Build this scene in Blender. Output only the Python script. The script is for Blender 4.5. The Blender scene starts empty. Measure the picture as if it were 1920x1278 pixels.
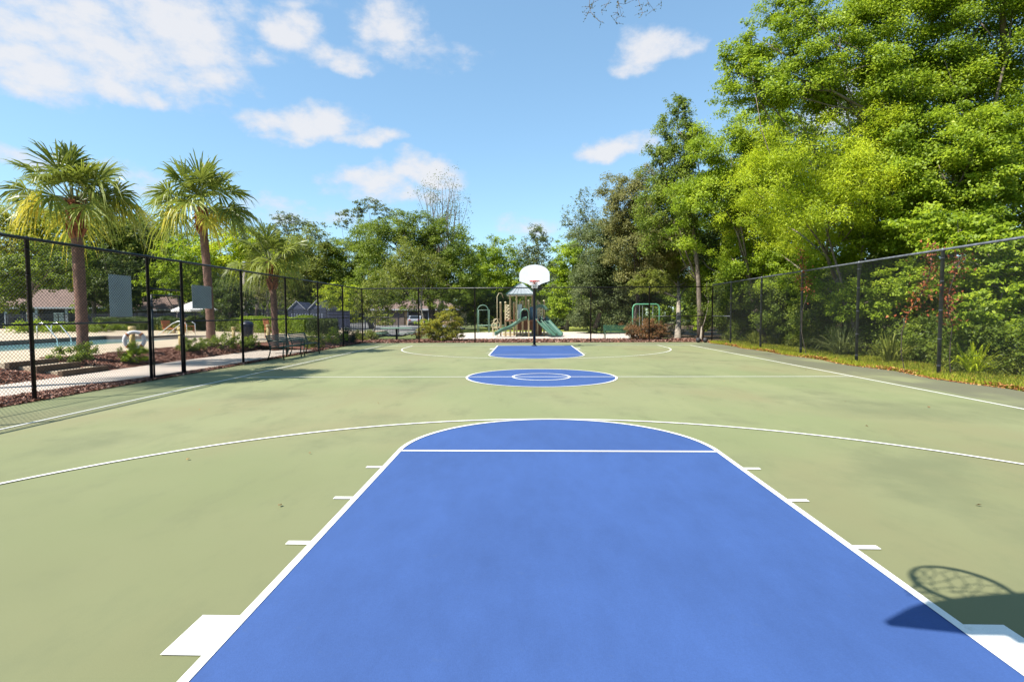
import bpy, math, random
import numpy as np
from mathutils import Vector, Matrix
R = math.radians
scene = bpy.context.scene
COL = scene.collection

# ------------------------------------------------------------------ camera
CAM = np.array([-0.3345, -5.9105, 1.5538])
RT = np.array([0.99956544, 0.02914366, -0.00442467])
UP = np.array([0.00293135, 0.05108474, 0.99869002])
FW = np.array([-0.02933152, 0.998269, -0.05097711])
FPX = 989.4385
cd = bpy.data.cameras.new('camera'); cam = bpy.data.objects.new('camera', cd); COL.objects.link(cam)
cd.sensor_width = 36.0; cd.lens = FPX / 1920 * 36.0; cd.clip_start = 0.05; cd.clip_end = 2000
cam.matrix_world = Matrix(((RT[0], UP[0], -FW[0], CAM[0]), (RT[1], UP[1], -FW[1], CAM[1]),
                           (RT[2], UP[2], -FW[2], CAM[2]), (0, 0, 0, 1)))
scene.camera = cam

def ray(px, py):
    return FW + (px - 960) / FPX * RT - (py - 639) / FPX * UP
def P(px, py, Y):                     # point of the line of sight in the plane y = Y
    d = ray(px, py); return CAM + (Y - CAM[1]) / d[1] * d

# ------------------------------------------------------------------ light
SUN_DIR = Vector((0.70, 0.423, -1.0)).normalized()
sl = bpy.data.lights.new('sun', 'SUN'); so = bpy.data.objects.new('sun', sl); COL.objects.link(so)
sl.energy = 4.6; sl.angle = R(0.5); sl.color = (1.0, 0.955, 0.88)
so.rotation_euler = SUN_DIR.to_track_quat('-Z', 'Y').to_euler(); so.location = (-20, -12, 30)
scene.view_settings.view_transform = 'Standard'; scene.view_settings.look = 'None'
scene.view_settings.gamma = 1.0; scene.view_settings.use_curve_mapping = False
scene.view_settings.exposure = 1.18
scene.cycles.max_bounces = 6; scene.cycles.diffuse_bounces = 3; scene.cycles.glossy_bounces = 2
scene.cycles.transmission_bounces = 4; scene.cycles.caustics_reflective = False; scene.cycles.caustics_refractive = False
scene.cycles.use_denoising = True

world = bpy.data.worlds.new("World"); scene.world = world; world.use_nodes = True
wn = world.node_tree; wn.nodes.clear(); WL = wn.links.new
def wnode(t, **k):
    n = wn.nodes.new(t)
    for a, v in k.items(): setattr(n, a, v)
    return n
def wmath(op, a, b=None, c=None, clamp=False):
    n = wnode('ShaderNodeMath', operation=op, use_clamp=clamp)
    for i, v in enumerate((a, b, c)):
        if v is None: continue
        if isinstance(v, (int, float)): n.inputs[i].default_value = v
        else: WL(v, n.inputs[i])
    return n.outputs[0]
def wvec(op, a, b):
    n = wnode('ShaderNodeVectorMath', operation=op)
    for i, v in enumerate((a, b)):
        if isinstance(v, (tuple, list)): n.inputs[i].default_value = v
        else: WL(v, n.inputs[i])
    return n
sky = wnode('ShaderNodeTexSky', sky_type='NISHITA', sun_disc=False)
sky.sun_elevation = R(50.7); sky.sun_rotation = R(239); sky.air_density = 1.0; sky.dust_density = 0.3; sky.ozone_density = 1.5
tint = wnode('ShaderNodeMix', data_type='RGBA', blend_type='MULTIPLY'); tint.inputs[0].default_value = 1.0
gm = wnode('ShaderNodeGamma'); gm.inputs[1].default_value = 0.7; WL(sky.outputs[0], gm.inputs[0]); WL(gm.outputs[0], tint.inputs[6]); tint.inputs[7].default_value = (1.17, 1.53, 1.69, 1)
bg_sky = wnode('ShaderNodeBackground'); bg_sky.inputs[1].default_value = 0.0928
WL(tint.outputs[2], bg_sky.inputs[0])
tc = wnode('ShaderNodeTexCoord'); DIR = tc.outputs['Generated']
n1 = wnode('ShaderNodeTexNoise'); n1.inputs['Scale'].default_value = 7.0; n1.inputs['Detail'].default_value = 6.0; n1.inputs['Roughness'].default_value = 0.55
WL(DIR, n1.inputs['Vector'])
off = wvec('SUBTRACT', n1.outputs['Color'], (0.5, 0.5, 0.5))
offs = wnode('ShaderNodeVectorMath', operation='SCALE'); WL(off.outputs[0], offs.inputs[0]); offs.inputs[3].default_value = 0.085
DD = wvec('ADD', DIR, offs.outputs[0]).outputs[0]
n2 = wnode('ShaderNodeTexNoise'); n2.inputs['Scale'].default_value = 22.0; n2.inputs['Detail'].default_value = 8.0; n2.inputs['Roughness'].default_value = 0.6
mp = wnode('ShaderNodeMapping'); mp.inputs['Scale'].default_value = (1, 1, 1.7); WL(DIR, mp.inputs[0]); WL(mp.outputs[0], n2.inputs['Vector'])
# cloud bank: position, half width, half height (pixels of arc), weight
CLOUDS = [(150, 80, 230, 95, 0.85), (330, 60, 110, 80, 0.95), (60, 130, 110, 70, 1.0), (220, 168, 75, 28, 0.9), (395, 120, 60, 45, 0.75),
          (60, 175, 90, 25, 0.7), (440, 25, 60, 25, 0.4),
          (545, 65, 55, 42, 0.95), (500, 100, 45, 22, 0.5), (620, 105, 75, 26, 0.75), (655, 122, 40, 18, 0.7), (725, 50, 60, 38, 0.95), (760, 85, 90, 26, 0.55),
          (850, 110, 70, 14, 0.28), (560, 5, 50, 15, 0.45),
          (505, 228, 45, 22, 0.75), (600, 238, 75, 34, 1.0), (670, 264, 75, 16, 0.8), (560, 255, 60, 18, 0.6),
          (700, 345, 80, 24, 0.85), (790, 330, 75, 30, 1.0), (740, 365, 110, 20, 0.75),
          (1225, 85, 60, 34, 0.95), (1190, 115, 50, 26, 0.8), (1280, 92, 45, 18, 0.55),
          (1150, 285, 62, 26, 1.0), (1190, 275, 40, 22, 0.8),
          (30, 302, 60, 24, 0.75), (245, 345, 60, 26, 0.5), (500, 385, 60, 24, 0.5), (560, 410, 120, 18, 0.5), (1575, 215, 60, 40, 0.9), (985, 435, 60, 18, 0.5), (1030, 440, 50, 20, 0.5)]
fld = None
for (px, py, a, b, w) in CLOUDS:
    d = Vector(ray(px, py)).normalized()
    t = Vector((0, 0, 1)).cross(d).normalized(); u = d.cross(t).normalized()
    k = (ray(px, py) ** 2).sum() ** 0.5
    ra, rb = 1.35 * a / FPX / k, 1.45 * b / FPX / k
    x = wmath('SUBTRACT', wvec('DOT_PRODUCT', DD, tuple(t / ra)).outputs['Value'], float(d.dot(t / ra)))
    y = wmath('SUBTRACT', wvec('DOT_PRODUCT', DD, tuple(u / rb)).outputs['Value'], float(d.dot(u / rb)))
    y = wmath('MAXIMUM', y, wmath('MULTIPLY', y, -1.5))          # flatter base than top
    q = wmath('MULTIPLY_ADD', x, x, wmath('MULTIPLY', y, y))
    f = wmath('MULTIPLY_ADD', q, -w, w)
    fld = f if fld is None else wmath('MAXIMUM', fld, f)
fld = wmath('MAXIMUM', fld, -0.3)
er = wmath('MULTIPLY_ADD', n2.outputs['Fac'], 1.7, -0.85)
dens = wmath('ADD', fld, er)
mr = wnode('ShaderNodeMapRange', interpolation_type='SMOOTHSTEP'); WL(dens, mr.inputs[0])
mr.inputs[1].default_value = 0.0; mr.inputs[2].default_value = 0.95; mr.inputs[3].default_value = 0.0; mr.inputs[4].default_value = 0.90
cr = wnode('ShaderNodeValToRGB'); WL(dens, cr.inputs[0])
cr.color_ramp.elements[0].position = 0.1; cr.color_ramp.elements[0].color = (0.76, 0.84, 0.98, 1)
cr.color_ramp.elements[1].position = 0.95; cr.color_ramp.elements[1].color = (0.97, 0.97, 1.0, 1)
bg_cl = wnode('ShaderNodeBackground'); WL(cr.outputs[0], bg_cl.inputs[0]); bg_cl.inputs[1].default_value = 0.40
mx = wnode('ShaderNodeMixShader'); WL(mr.outputs[0], mx.inputs[0]); WL(bg_sky.outputs[0], mx.inputs[1]); WL(bg_cl.outputs[0], mx.inputs[2])
wo = wnode('ShaderNodeOutputWorld'); WL(mx.outputs[0], wo.inputs[0])

# ------------------------------------------------------------------ materials
def new_mat(name):
    m = bpy.data.materials.new(name); m.use_nodes = True
    return m, m.node_tree, m.node_tree.nodes['Principled BSDF']
def mat(name, color, rough=0.6, var=0.15, scale=8.0, metal=0.0, bump=0.0, bscale=None, spec=0.4, color2=None):
    m, nt, b = new_mat(name)
    b.inputs['Roughness'].default_value = rough; b.inputs['Metallic'].default_value = metal
    b.inputs['Specular IOR Level'].default_value = spec
    g = nt.nodes.new('ShaderNodeNewGeometry')
    no = nt.nodes.new('ShaderNodeTexNoise'); no.inputs['Scale'].default_value = scale; no.inputs['Detail'].default_value = 6
    nt.links.new(g.outputs['Position'], no.inputs['Vector'])
    r = nt.nodes.new('ShaderNodeValToRGB'); nt.links.new(no.outputs['Fac'], r.inputs[0])
    c2 = color2 or tuple(min(1, c * (1 + var)) for c in color)
    r.color_ramp.elements[0].position = 0.3; r.color_ramp.elements[1].position = 0.7
    r.color_ramp.elements[0].color = (*[c * (1 - var) for c in color], 1); r.color_ramp.elements[1].color = (*c2, 1)
    nt.links.new(r.outputs[0], b.inputs['Base Color'])
    if bump:
        n_ = nt.nodes.new('ShaderNodeTexNoise'); n_.inputs['Scale'].default_value = bscale or scale * 4; n_.inputs['Detail'].default_value = 8
        nt.links.new(g.outputs['Position'], n_.inputs['Vector'])
        bp = nt.nodes.new('ShaderNodeBump'); bp.inputs['Strength'].default_value = bump; bp.inputs['Distance'].default_value = 0.02
        nt.links.new(n_.outputs['Fac'], bp.inputs['Height']); nt.links.new(bp.outputs[0], b.inputs['Normal'])
    return m
def leaf_mat(name, c0, c1, c2=None, transl=0.48, rough=0.5):
    m, nt, b = new_mat(name)
    at = nt.nodes.new('ShaderNodeAttribute'); at.attribute_name = 'tint'
    r = nt.nodes.new('ShaderNodeValToRGB'); nt.links.new(at.outputs['Fac'], r.inputs[0])
    e = r.color_ramp.elements; e[0].color = (*c0, 1); e[1].color = (*c1, 1)
    if c2: e[1].position = 0.6; n_ = e.new(1.0); n_.color = (*c2, 1)
    nt.links.new(r.outputs[0], b.inputs['Base Color']); b.inputs['Roughness'].default_value = rough
    b.inputs['Specular IOR Level'].default_value = 0.3
    tr = nt.nodes.new('ShaderNodeBsdfTranslucent'); nt.links.new(r.outputs[0], tr.inputs[0])
    mxs = nt.nodes.new('ShaderNodeMixShader'); mxs.inputs[0].default_value = transl
    nt.links.new(b.outputs[0], mxs.inputs[1]); nt.links.new(tr.outputs[0], mxs.inputs[2])
    nt.links.new(mxs.outputs[0], nt.nodes['Material Output'].inputs[0])
    return m

M = {}
M['black'] = mat('black_vinyl', (0.012, 0.012, 0.015), 0.35, 0.2, 20)
M['wiregrey'] = mat('sunlit_chain_link', (0.030, 0.032, 0.034), 0.6, 0.25, 9, spec=0.2)  # lighter copy of the vinyl wire, sun on the mesh put into the colour
M['wire'] = mat('chain_link_vinyl', (0.016, 0.017, 0.018), 0.4, 0.2, 20)
M['postgrey'] = mat('grey_post', (0.105, 0.112, 0.130), 0.38, 0.35, 9, spec=0.5)  # right fence posts, a lighter grey than the black ones
M['white'] = mat('white_enamel', (0.688, 0.688, 0.688), 0.35, 0.03, 5)
M['boardwhite'] = mat('backboard_white', (0.671, 0.679, 0.705), 0.3, 0.04, 4)
M['netwhite'] = mat('net_cord', (0.600, 0.600, 0.584), 0.8, 0.05, 30)
M['rimred'] = mat('rim_red', (0.55, 0.06, 0.035), 0.4, 0.1, 20)
M['benchgreen'] = mat('dark_green_bench', (0.010, 0.030, 0.022), 0.35, 0.2, 15)
M['green'] = mat('green_powder_coat', (0.018, 0.075, 0.038), 0.4, 0.15, 10)
M['palegreen'] = mat('pale_green_tube', (0.12, 0.215, 0.155), 0.4, 0.1, 10)
M['slide'] = mat('green_slide_plastic', (0.060, 0.135, 0.095), 0.3, 0.12, 2.5)
M['slidedark'] = mat('dark_green_plastic', (0.025, 0.075, 0.058), 0.35, 0.1, 4)
M['tan'] = mat('tan_plastic', (0.542, 0.456, 0.284), 0.45, 0.08, 4)
M['tanpost'] = mat('tan_post', (0.540, 0.459, 0.279), 0.45, 0.08, 4)
M['bluegrey'] = mat('blue_plastic', (0.10, 0.19, 0.26), 0.4, 0.1, 4)
M['brownpl'] = mat('brown_plastic', (0.20, 0.085, 0.045), 0.5, 0.1, 4)
M['whitepl'] = mat('pale_plastic', (0.60, 0.60, 0.56), 0.45, 0.06, 4)
M['roofmetal'] = mat('grey_metal_roof', (0.30, 0.33, 0.34), 0.45, 0.1, 3, metal=0.2)
M['concrete'] = mat('concrete', (0.462, 0.386, 0.319), 0.85, 0.10, 1.5, bump=0.15, bscale=60)
M['deck'] = mat('pool_deck', (0.448, 0.360, 0.248), 0.85, 0.10, 1.0, bump=0.15, bscale=40)
M['timber'] = mat('landscape_timber', (0.090, 0.056, 0.032), 0.8, 0.3, 6, bump=0.3)
M['coping'] = mat('pool_coping', (0.128, 0.086, 0.068), 0.7, 0.2, 5)
M['sand'] = mat('playground_sand', (0.496, 0.432, 0.368), 0.95, 0.12, 1.2, bump=0.3, bscale=14)
M['gravel'] = mat('gravel_drive', (0.165, 0.161, 0.154), 0.9, 0.25, 4, bump=0.2)
M['mulchbase'] = mat('mulch_base', (0.17, 0.07, 0.042), 0.95, 0.5, 14, bump=0.6, bscale=40)
M['bark'] = mat('bark', (0.17, 0.135, 0.105), 0.9, 0.4, 6, bump=0.6, bscale=18)
M['barkpale'] = mat('pale_bark', (0.247, 0.210, 0.165), 0.9, 0.35, 5, bump=0.5, bscale=15)
M['barkdark'] = mat('dark_bark', (0.055, 0.042, 0.034), 0.9, 0.4, 6, bump=0.6, bscale=18)
M['bollard'] = mat('yellow_painted_wood', (0.496, 0.376, 0.160), 0.6, 0.12, 8)
M['steel'] = mat('stainless_steel', (0.75, 0.74, 0.72), 0.3, 0.05, 9, metal=0.6)
M['orange'] = mat('orange_wood', (0.408, 0.145, 0.055), 0.5, 0.15, 9)
M['signback'] = mat('galvanised_sign_back', (0.40, 0.45, 0.52), 0.45, 0.08, 3, metal=0.3)
M['navy'] = mat('navy_screen_cloth', (0.035, 0.042, 0.085), 0.85, 0.25, 1.6)
M['picket'] = mat('black_aluminium', (0.018, 0.02, 0.034), 0.4, 0.2, 9)
M['greywall'] = mat('blue_grey_siding', (0.068, 0.080, 0.128), 0.7, 0.12, 2)
M['shutter'] = mat('pale_blue_siding', (0.294, 0.329, 0.420), 0.6, 0.08, 3)
M['tanwall'] = mat('tan_stucco', (0.413, 0.285, 0.165), 0.85, 0.08, 1.5)
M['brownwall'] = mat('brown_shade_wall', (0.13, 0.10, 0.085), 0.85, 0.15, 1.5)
M['shingle'] = mat('brown_shingle', (0.161, 0.108, 0.087), 0.9, 0.25, 3, bump=0.3)
M['trim'] = mat('white_trim', (0.372, 0.384, 0.420), 0.6, 0.05, 3)
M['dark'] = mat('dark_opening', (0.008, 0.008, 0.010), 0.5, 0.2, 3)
M['glass'] = mat('dark_window_glass', (0.02, 0.026, 0.03), 0.1, 0.2, 3, spec=0.6)
M['carpaint'] = mat('silver_car_paint', (0.400, 0.408, 0.424), 0.25, 0.04, 3, metal=0.5)
M['rubber'] = mat('dark_rubber', (0.025, 0.022, 0.024), 0.6, 0.3, 20, bump=0.2, bscale=120)
M['canvas'] = mat('cream_canvas', (0.540, 0.525, 0.495), 0.8, 0.06, 4)
M['boots'] = mat('palm_boots', (0.240, 0.092, 0.044), 0.9, 0.45, 14, bump=0.5)
M['palmbark'] = mat('palm_bark', (0.165, 0.090, 0.066), 0.9, 0.35, 12, bump=0.7, bscale=22)
M['binblue'] = mat('dark_blue_bin', (0.03, 0.034, 0.06), 0.4, 0.3, 6)
M['plank'] = mat('weathered_plank', (0.26, 0.22, 0.19), 0.8, 0.25, 6)

L = {}
L['lime'] = leaf_mat('leaf_lime', (0.13, 0.20, 0.010), (0.45, 0.54, 0.018), (0.68, 0.70, 0.035))
L['bright'] = leaf_mat('leaf_bright', (0.085, 0.15, 0.010), (0.28, 0.38, 0.018), (0.50, 0.58, 0.035))
L['yellow'] = leaf_mat('leaf_yellowgreen', (0.11, 0.14, 0.012), (0.32, 0.33, 0.022), (0.50, 0.46, 0.05))
L['green'] = leaf_mat('leaf_green', (0.058, 0.10, 0.012), (0.175, 0.24, 0.022), (0.34, 0.39, 0.045))
L['dark'] = leaf_mat('leaf_dark', (0.032, 0.055, 0.013), (0.092, 0.135, 0.026), (0.21, 0.25, 0.055))
L['greygreen'] = leaf_mat('leaf_greygreen', (0.050, 0.075, 0.026), (0.15, 0.185, 0.060), (0.30, 0.33, 0.12))
L['olive'] = leaf_mat('leaf_olive', (0.07, 0.095, 0.015), (0.21, 0.245, 0.035), (0.40, 0.41, 0.075))
L['tan'] = leaf_mat('leaf_tan', (0.09, 0.10, 0.025), (0.22, 0.22, 0.06), (0.40, 0.36, 0.14))
L['gold'] = leaf_mat('leaf_gold', (0.08, 0.10, 0.012), (0.31, 0.31, 0.025), (0.60, 0.47, 0.045))
L['russet'] = leaf_mat('leaf_russet', (0.052, 0.061, 0.019), (0.228, 0.123, 0.047), (0.525, 0.210, 0.087))
L['red'] = leaf_mat('leaf_red', (0.12, 0.04, 0.018), (0.36, 0.095, 0.035), (0.50, 0.22, 0.08), transl=0.25)
L['palm'] = leaf_mat('frond_green', (0.10, 0.135, 0.020), (0.30, 0.335, 0.045), (0.66, 0.54, 0.06), transl=0.40, rough=0.4)
L['grass'] = leaf_mat('grass_blade', (0.13, 0.18, 0.014), (0.33, 0.37, 0.022), (0.47, 0.43, 0.06), transl=0.3)
L['mulch'] = leaf_mat('mulch_chip', (0.065, 0.030, 0.020), (0.26, 0.120, 0.080), (0.48, 0.31, 0.24), transl=0.0, rough=0.9)
L['litter'] = leaf_mat('fallen_leaf', (0.15, 0.05, 0.02), (0.40, 0.15, 0.05), (0.50, 0.34, 0.12), transl=0.15, rough=0.7)

# ------------------------------------------------------------------ object helpers
ORG = {}
def tag(o, label=None, cat=None, group=None, kind=None):
    if label: o['label'] = label
    if cat: o['category'] = cat
    if group: o['group'] = group
    if kind: o['kind'] = kind
    return o
def thing(name, label, cat, loc=(0, 0, 0), rz=0.0, group=None):
    o = bpy.data.objects.new(name, None); COL.objects.link(o); o.empty_display_size = 0.2
    o.location = loc; o.rotation_euler = (0, 0, rz); ORG[o.name] = Vector(loc)
    return tag(o, label, cat, group)
def link(name, me, m, parent=None, label=None):
    o = bpy.data.objects.new(name, me); COL.objects.link(o); me.materials.append(m)
    if parent is not None: o.parent = parent; ORG[o.name] = ORG.get(parent.name, Vector())
    if label: o['label'] = label
    return o
def dup(root, loc, rz=None, label=None, group=None):
    r = root.copy(); COL.objects.link(r); r.location = loc
    if rz is not None: r.rotation_euler = (0, 0, rz)
    if label: r['label'] = label
    if group: r['group'] = group
    for ch in list(root.children):
        c = ch.copy(); COL.objects.link(c); c.parent = r
        for g in list(ch.children):
            d = g.copy(); COL.objects.link(d); d.parent = c
    return r

class MB:
    def __init__(s): s.v = []; s.f = []
    def add(s, vs, fs):
        k = len(s.v); s.v += [tuple(v) for v in vs]; s.f += [tuple(i + k for i in f) for f in fs]; return s
    def box(s, c, d, rz=0.0, rx=0.0, ry=0.0):
        m = Matrix.Rotation(rz, 3, 'Z') @ Matrix.Rotation(ry, 3, 'Y') @ Matrix.Rotation(rx, 3, 'X'); c = Vector(c)
        vs = [c + m @ Vector((x * d[0] / 2, y * d[1] / 2, z * d[2] / 2)) for x in (-1, 1) for y in (-1, 1) for z in (-1, 1)]
        return s.add(vs, [(0, 1, 3, 2), (4, 6, 7, 5), (0, 4, 5, 1), (2, 3, 7, 6), (0, 2, 6, 4), (1, 5, 7, 3)])
    def tube(s, pts, rad, n=8, caps=True):
        pts = [Vector(p) for p in pts]
        if not isinstance(rad, (list, tuple)): rad = [rad] * len(pts)
        vs = []; fs = []; prev = None
        for i, p in enumerate(pts):
            a = pts[max(0, i - 1)]; b = pts[min(len(pts) - 1, i + 1)]; d = (b - a)
            d = d.normalized() if d.length > 1e-9 else Vector((0, 0, 1))
            if prev is None:
                ref = Vector((0, 0, 1)) if abs(d.z) < 0.9 else Vector((1, 0, 0)); u = d.cross(ref).normalized()
            else:
                u = (prev - d * prev.dot(d)).normalized()
            prev = u; w = d.cross(u)
            for k in range(n):
                an = 2 * math.pi * k / n; vs.append(p + (u * math.cos(an) + w * math.sin(an)) * rad[i])
        for i in range(len(pts) - 1):
            for k in range(n):
                a = i * n + k; b = i * n + (k + 1) % n; fs.append((a, b, b + n, a + n))
        if caps: fs.append(tuple(range(n - 1, -1, -1))); fs.append(tuple(range((len(pts) - 1) * n, len(pts) * n)))
        return s.add(vs, fs)
    def ring(s, c, r, t, n=32, m=6, axis='Z', a0=0.0, a1=2 * math.pi):
        full = abs(a1 - a0 - 2 * math.pi) < 1e-6; c = Vector(c); pts = []
        for i in range(n + (0 if full else 1)):
            a = a0 + (a1 - a0) * i / n
            q = {'Z': (math.cos(a), math.sin(a), 0), 'X': (0, math.cos(a), math.sin(a)), 'Y': (math.cos(a), 0, math.sin(a))}[axis]
            pts.append(c + Vector(q) * r)
        if full: pts += [pts[0], pts[1]]
        return s.tube(pts, t, m, caps=not full)
    def prism(s, outline, axis, a, b):   # outline of 2D points extruded along an axis from a to b
        n = len(outline)
        def mk(p, h): return {'X': (h, p[0], p[1]), 'Y': (p[0], h, p[1]), 'Z': (p[0], p[1], h)}[axis]
        vs = [mk(p, a) for p in outline] + [mk(p, b) for p in outline]
        return s.add(vs, [tuple(range(n)), tuple(range(2 * n - 1, n - 1, -1))] + [(i, i + n, (i + 1) % n + n, (i + 1) % n) for i in range(n)])
    def lathe(s, prof, c=(0, 0, 0), n=20):
        c = Vector(c); vs = []; fs = []
        for (r, z) in prof:
            for k in range(n): vs.append(c + Vector((r * math.cos(2 * math.pi * k / n), r * math.sin(2 * math.pi * k / n), z)))
        for i in range(len(prof) - 1):
            for k in range(n): a = i * n + k; b = i * n + (k + 1) % n; fs.append((a, b, b + n, a + n))
        fs.append(tuple(range((len(prof) - 1) * n, len(prof) * n))); fs.append(tuple(range(n - 1, -1, -1)))
        return s.add(vs, fs)
    def build(s, name, m, parent=None, smooth=False, label=None, local=False, bevel=0.0):
        o_ = Vector() if (local or parent is None) else ORG.get(parent.name, Vector())
        me = bpy.data.meshes.new(name); me.from_pydata([tuple(Vector(v) - o_) for v in s.v], [], s.f); me.update()
        if smooth: me.polygons.foreach_set('use_smooth', [True] * len(me.polygons))
        o = link(name, me, m, parent, label)
        if bevel:
            b = o.modifiers.new('bevel', 'BEVEL'); b.width = bevel; b.segments = 2; b.limit_method = 'ANGLE'
        return o

rng = np.random.default_rng(7)
random.seed(7)
def norm(a): return a / np.maximum(np.linalg.norm(a, axis=1, keepdims=True), 1e-9)
def quads(name, V, tint_v, m, parent=None, label=None):
    """V: n x 4 x 3 corner points, one face each; tint_v: n values."""
    n = len(V); o_ = np.array(ORG.get(parent.name, Vector())) if parent is not None else np.zeros(3)
    me = bpy.data.meshes.new(name)
    me.vertices.add(4 * n); me.vertices.foreach_set('co', (V - o_).astype(np.float32).ravel())
    me.loops.add(4 * n); me.loops.foreach_set('vertex_index', np.arange(4 * n, dtype=np.int32))
    me.polygons.add(n); me.polygons.foreach_set('loop_start', np.arange(0, 4 * n, 4, dtype=np.int32))
    me.update(calc_edges=True)
    at = me.attributes.new('tint', 'FLOAT', 'POINT'); at.data.foreach_set('value', np.repeat(np.clip(tint_v, 0, 1), 4).astype(np.float32))
    return link(name, me, m, parent, label)
def leaf_quads(C, N, size, aspect=0.5, T=None, curl=0.15):
    n = len(C); N = norm(N)
    t = rng.normal(size=(n, 3)) if T is None else T + 0.35 * rng.normal(size=(n, 3))
    t = norm(t - N * (t * N).sum(1, keepdims=True)); b = np.cross(N, t); s = size[:, None]
    V = np.empty((n, 4, 3))
    V[:, 0] = C - t * s / 2; V[:, 2] = C + t * s / 2 - N * s * curl
    V[:, 1] = C + b * s * aspect / 2 + N * s * 0.08; V[:, 3] = C - b * s * aspect / 2 + N * s * 0.08
    return V

def crown_cloud(blobs, leaf, k=6.0, clump=0.30, flat=0.6, gap=0.0, hole=0.0):
    """leaf clumps spread over the blobs (centre, radii); returns centres, normals, tints, clump centres"""
    Cs, Ns, Ts, CC = [], [], [], []
    for (c, r) in blobs:
        c = np.array(c); r = np.array(r); rm = (r[0] * r[2]) ** 0.5
        ncl = int(max(8, 26 / (clump / 0.3) ** 2 * 1.9))
        d = norm(rng.normal(size=(ncl, 3)))
        ph = rng.uniform(0, 6.28, 6)
        lump = 1 + 0.22 * np.sin(3 * d[:, 0] + 2 * d[:, 2] + ph[0]) + 0.18 * np.sin(5 * d[:, 2] - 3 * d[:, 1] + ph[1]) + rng.normal(size=ncl) * 0.10
        rr = rng.uniform(0.30, 1.0, ncl) ** 0.45 * lump
        cc = c + d * r * rr[:, None]
        cs = clump * rm * rng.uniform(0.55, 1.35, ncl)
        area = math.pi * r[0] * r[2]
        ntot = int(k * area / (leaf * leaf * 0.45))
        w = cs ** 2; w /= w.sum()
        cnt = rng.multinomial(ntot, w)
        idx = np.repeat(np.arange(ncl), cnt)
        q = norm(rng.normal(size=(len(idx), 3))) * (rng.uniform(0, 1, len(idx)) ** 0.42)[:, None]
        q[:, 2] *= flat; q[:, 2] -= 0.35 * (q[:, 0] ** 2 + q[:, 1] ** 2) * flat
        pos = cc[idx] + q * cs[idx][:, None] * (1 + 0.25 * rng.normal(size=len(idx)))[:, None]
        out = norm(pos - c); nn = 0.45 * out + np.array([-0.28, -0.17, 0.75]) + 0.55 * rng.normal(size=pos.shape)
        tc = rng.uniform(0, 1, ncl)
        t = 0.30 + 0.38 * (tc[idx] - 0.5) + 0.5 * rng.uniform(0, 1, len(idx)) ** 1.6
        Cs.append(pos); Ns.append(nn); Ts.append(t); CC.append(cc)
    return np.concatenate(Cs), np.concatenate(Ns), np.concatenate(Ts), np.concatenate(CC)

def bent(a, b, n=5, wob=0.06, sag=0.0):
    a = np.array(a, float); b = np.array(b, float); ln = np.linalg.norm(b - a); out = []
    o1 = rng.normal(size=3) * wob * ln
    for i in range(n + 1):
        t = i / n; p = a + (b - a) * t + o1 * math.sin(math.pi * t); p[2] -= sag * ln * math.sin(math.pi * t); out.append(tuple(p))
    return out

def tree(name, label, base, blobs, leafmat, bark='bark', r0=0.22, leaf=None, k=6.0, clump=0.30, flat=0.6, aspect=0.5, group=None, limbs=2, lean=None, twigs=0, cat='tree'):
    base = np.array(base, float)
    root = thing(name, label, cat, tuple(base), group=group)
    dist = np.linalg.norm(base - CAM)
    leaf = leaf or max(0.06, 0.0040 * dist)
    C, N, T, CC = crown_cloud(blobs, leaf, k, clump, flat)
    sz = leaf * rng.uniform(0.65, 1.35, len(C))
    quads('crown', leaf_quads(C, N, sz, aspect), T, L[leafmat], root)
    mb = MB()
    cen = np.mean([b[0] for b in blobs], axis=0); zt = max(b[0][2] for b in blobs)
    top = np.array([cen[0], cen[1], max(base[2] + 1.0, base[2] + (zt - base[2]) * 0.75)])
    tr = bent(base + np.array([0, 0, -0.15]), top, 7, 0.03)
    mb.tube(tr, [r0 * (1.25 if i == 0 else 1) * (1 - 0.86 * i / 7) for i in range(8)], 9)
    for (c, r) in blobs:
        i = 2 + int(rng.integers(0, 4)); st = tr[i]
        lb = bent(st, c, 5, 0.06); mb.tube(lb, [r0 * 0.26 * (1 - 0.85 * j / 5) + 0.006 for j in range(6)], 6)
        for _ in range(limbs):
            e = CC[int(rng.integers(0, len(CC)))]
            if np.linalg.norm(e - c) < 1.4 * max(r):
                mb.tube(bent(lb[3], e, 4, 0.1), [r0 * 0.12 * (1 - 0.8 * j / 4) + 0.004 for j in range(5)], 5)
        for _ in range(twigs):
            d = norm(rng.normal(size=(1, 3)) + np.array([[0, 0, 0.7]]))[0]; e = np.array(c) + d * np.array(r) * rng.uniform(0.7, 1.05)
            st2 = lb[int(rng.integers(1, 5))]
            mb.tube(bent(st2, e, 4, 0.08), [r0 * 0.12 * (1 - 0.8 * j / 4) + 0.0035 for j in range(5)], 4)
    mb.build('trunk', M[bark], root, smooth=True)
    return root
def B(px, py, rx, ry, Y, deep=0.9):
    for _ in range(60):                # keep low foliage of the right-hand woods behind the fence
        c = P(px, py, Y); s = (Y - CAM[1]) / FPX
        if px < 1240 or py + ry < 470 or c[0] - 0.8 * rx * s > 9.95: break
        Y += 0.4
    return (tuple(c), (rx * s, (rx * 0.6 + ry * 0.4) * s * deep, ry * s))
def base_at(px, Y, z=0.0):
    c = P(px, 600, Y); return (c[0], Y, z)

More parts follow.
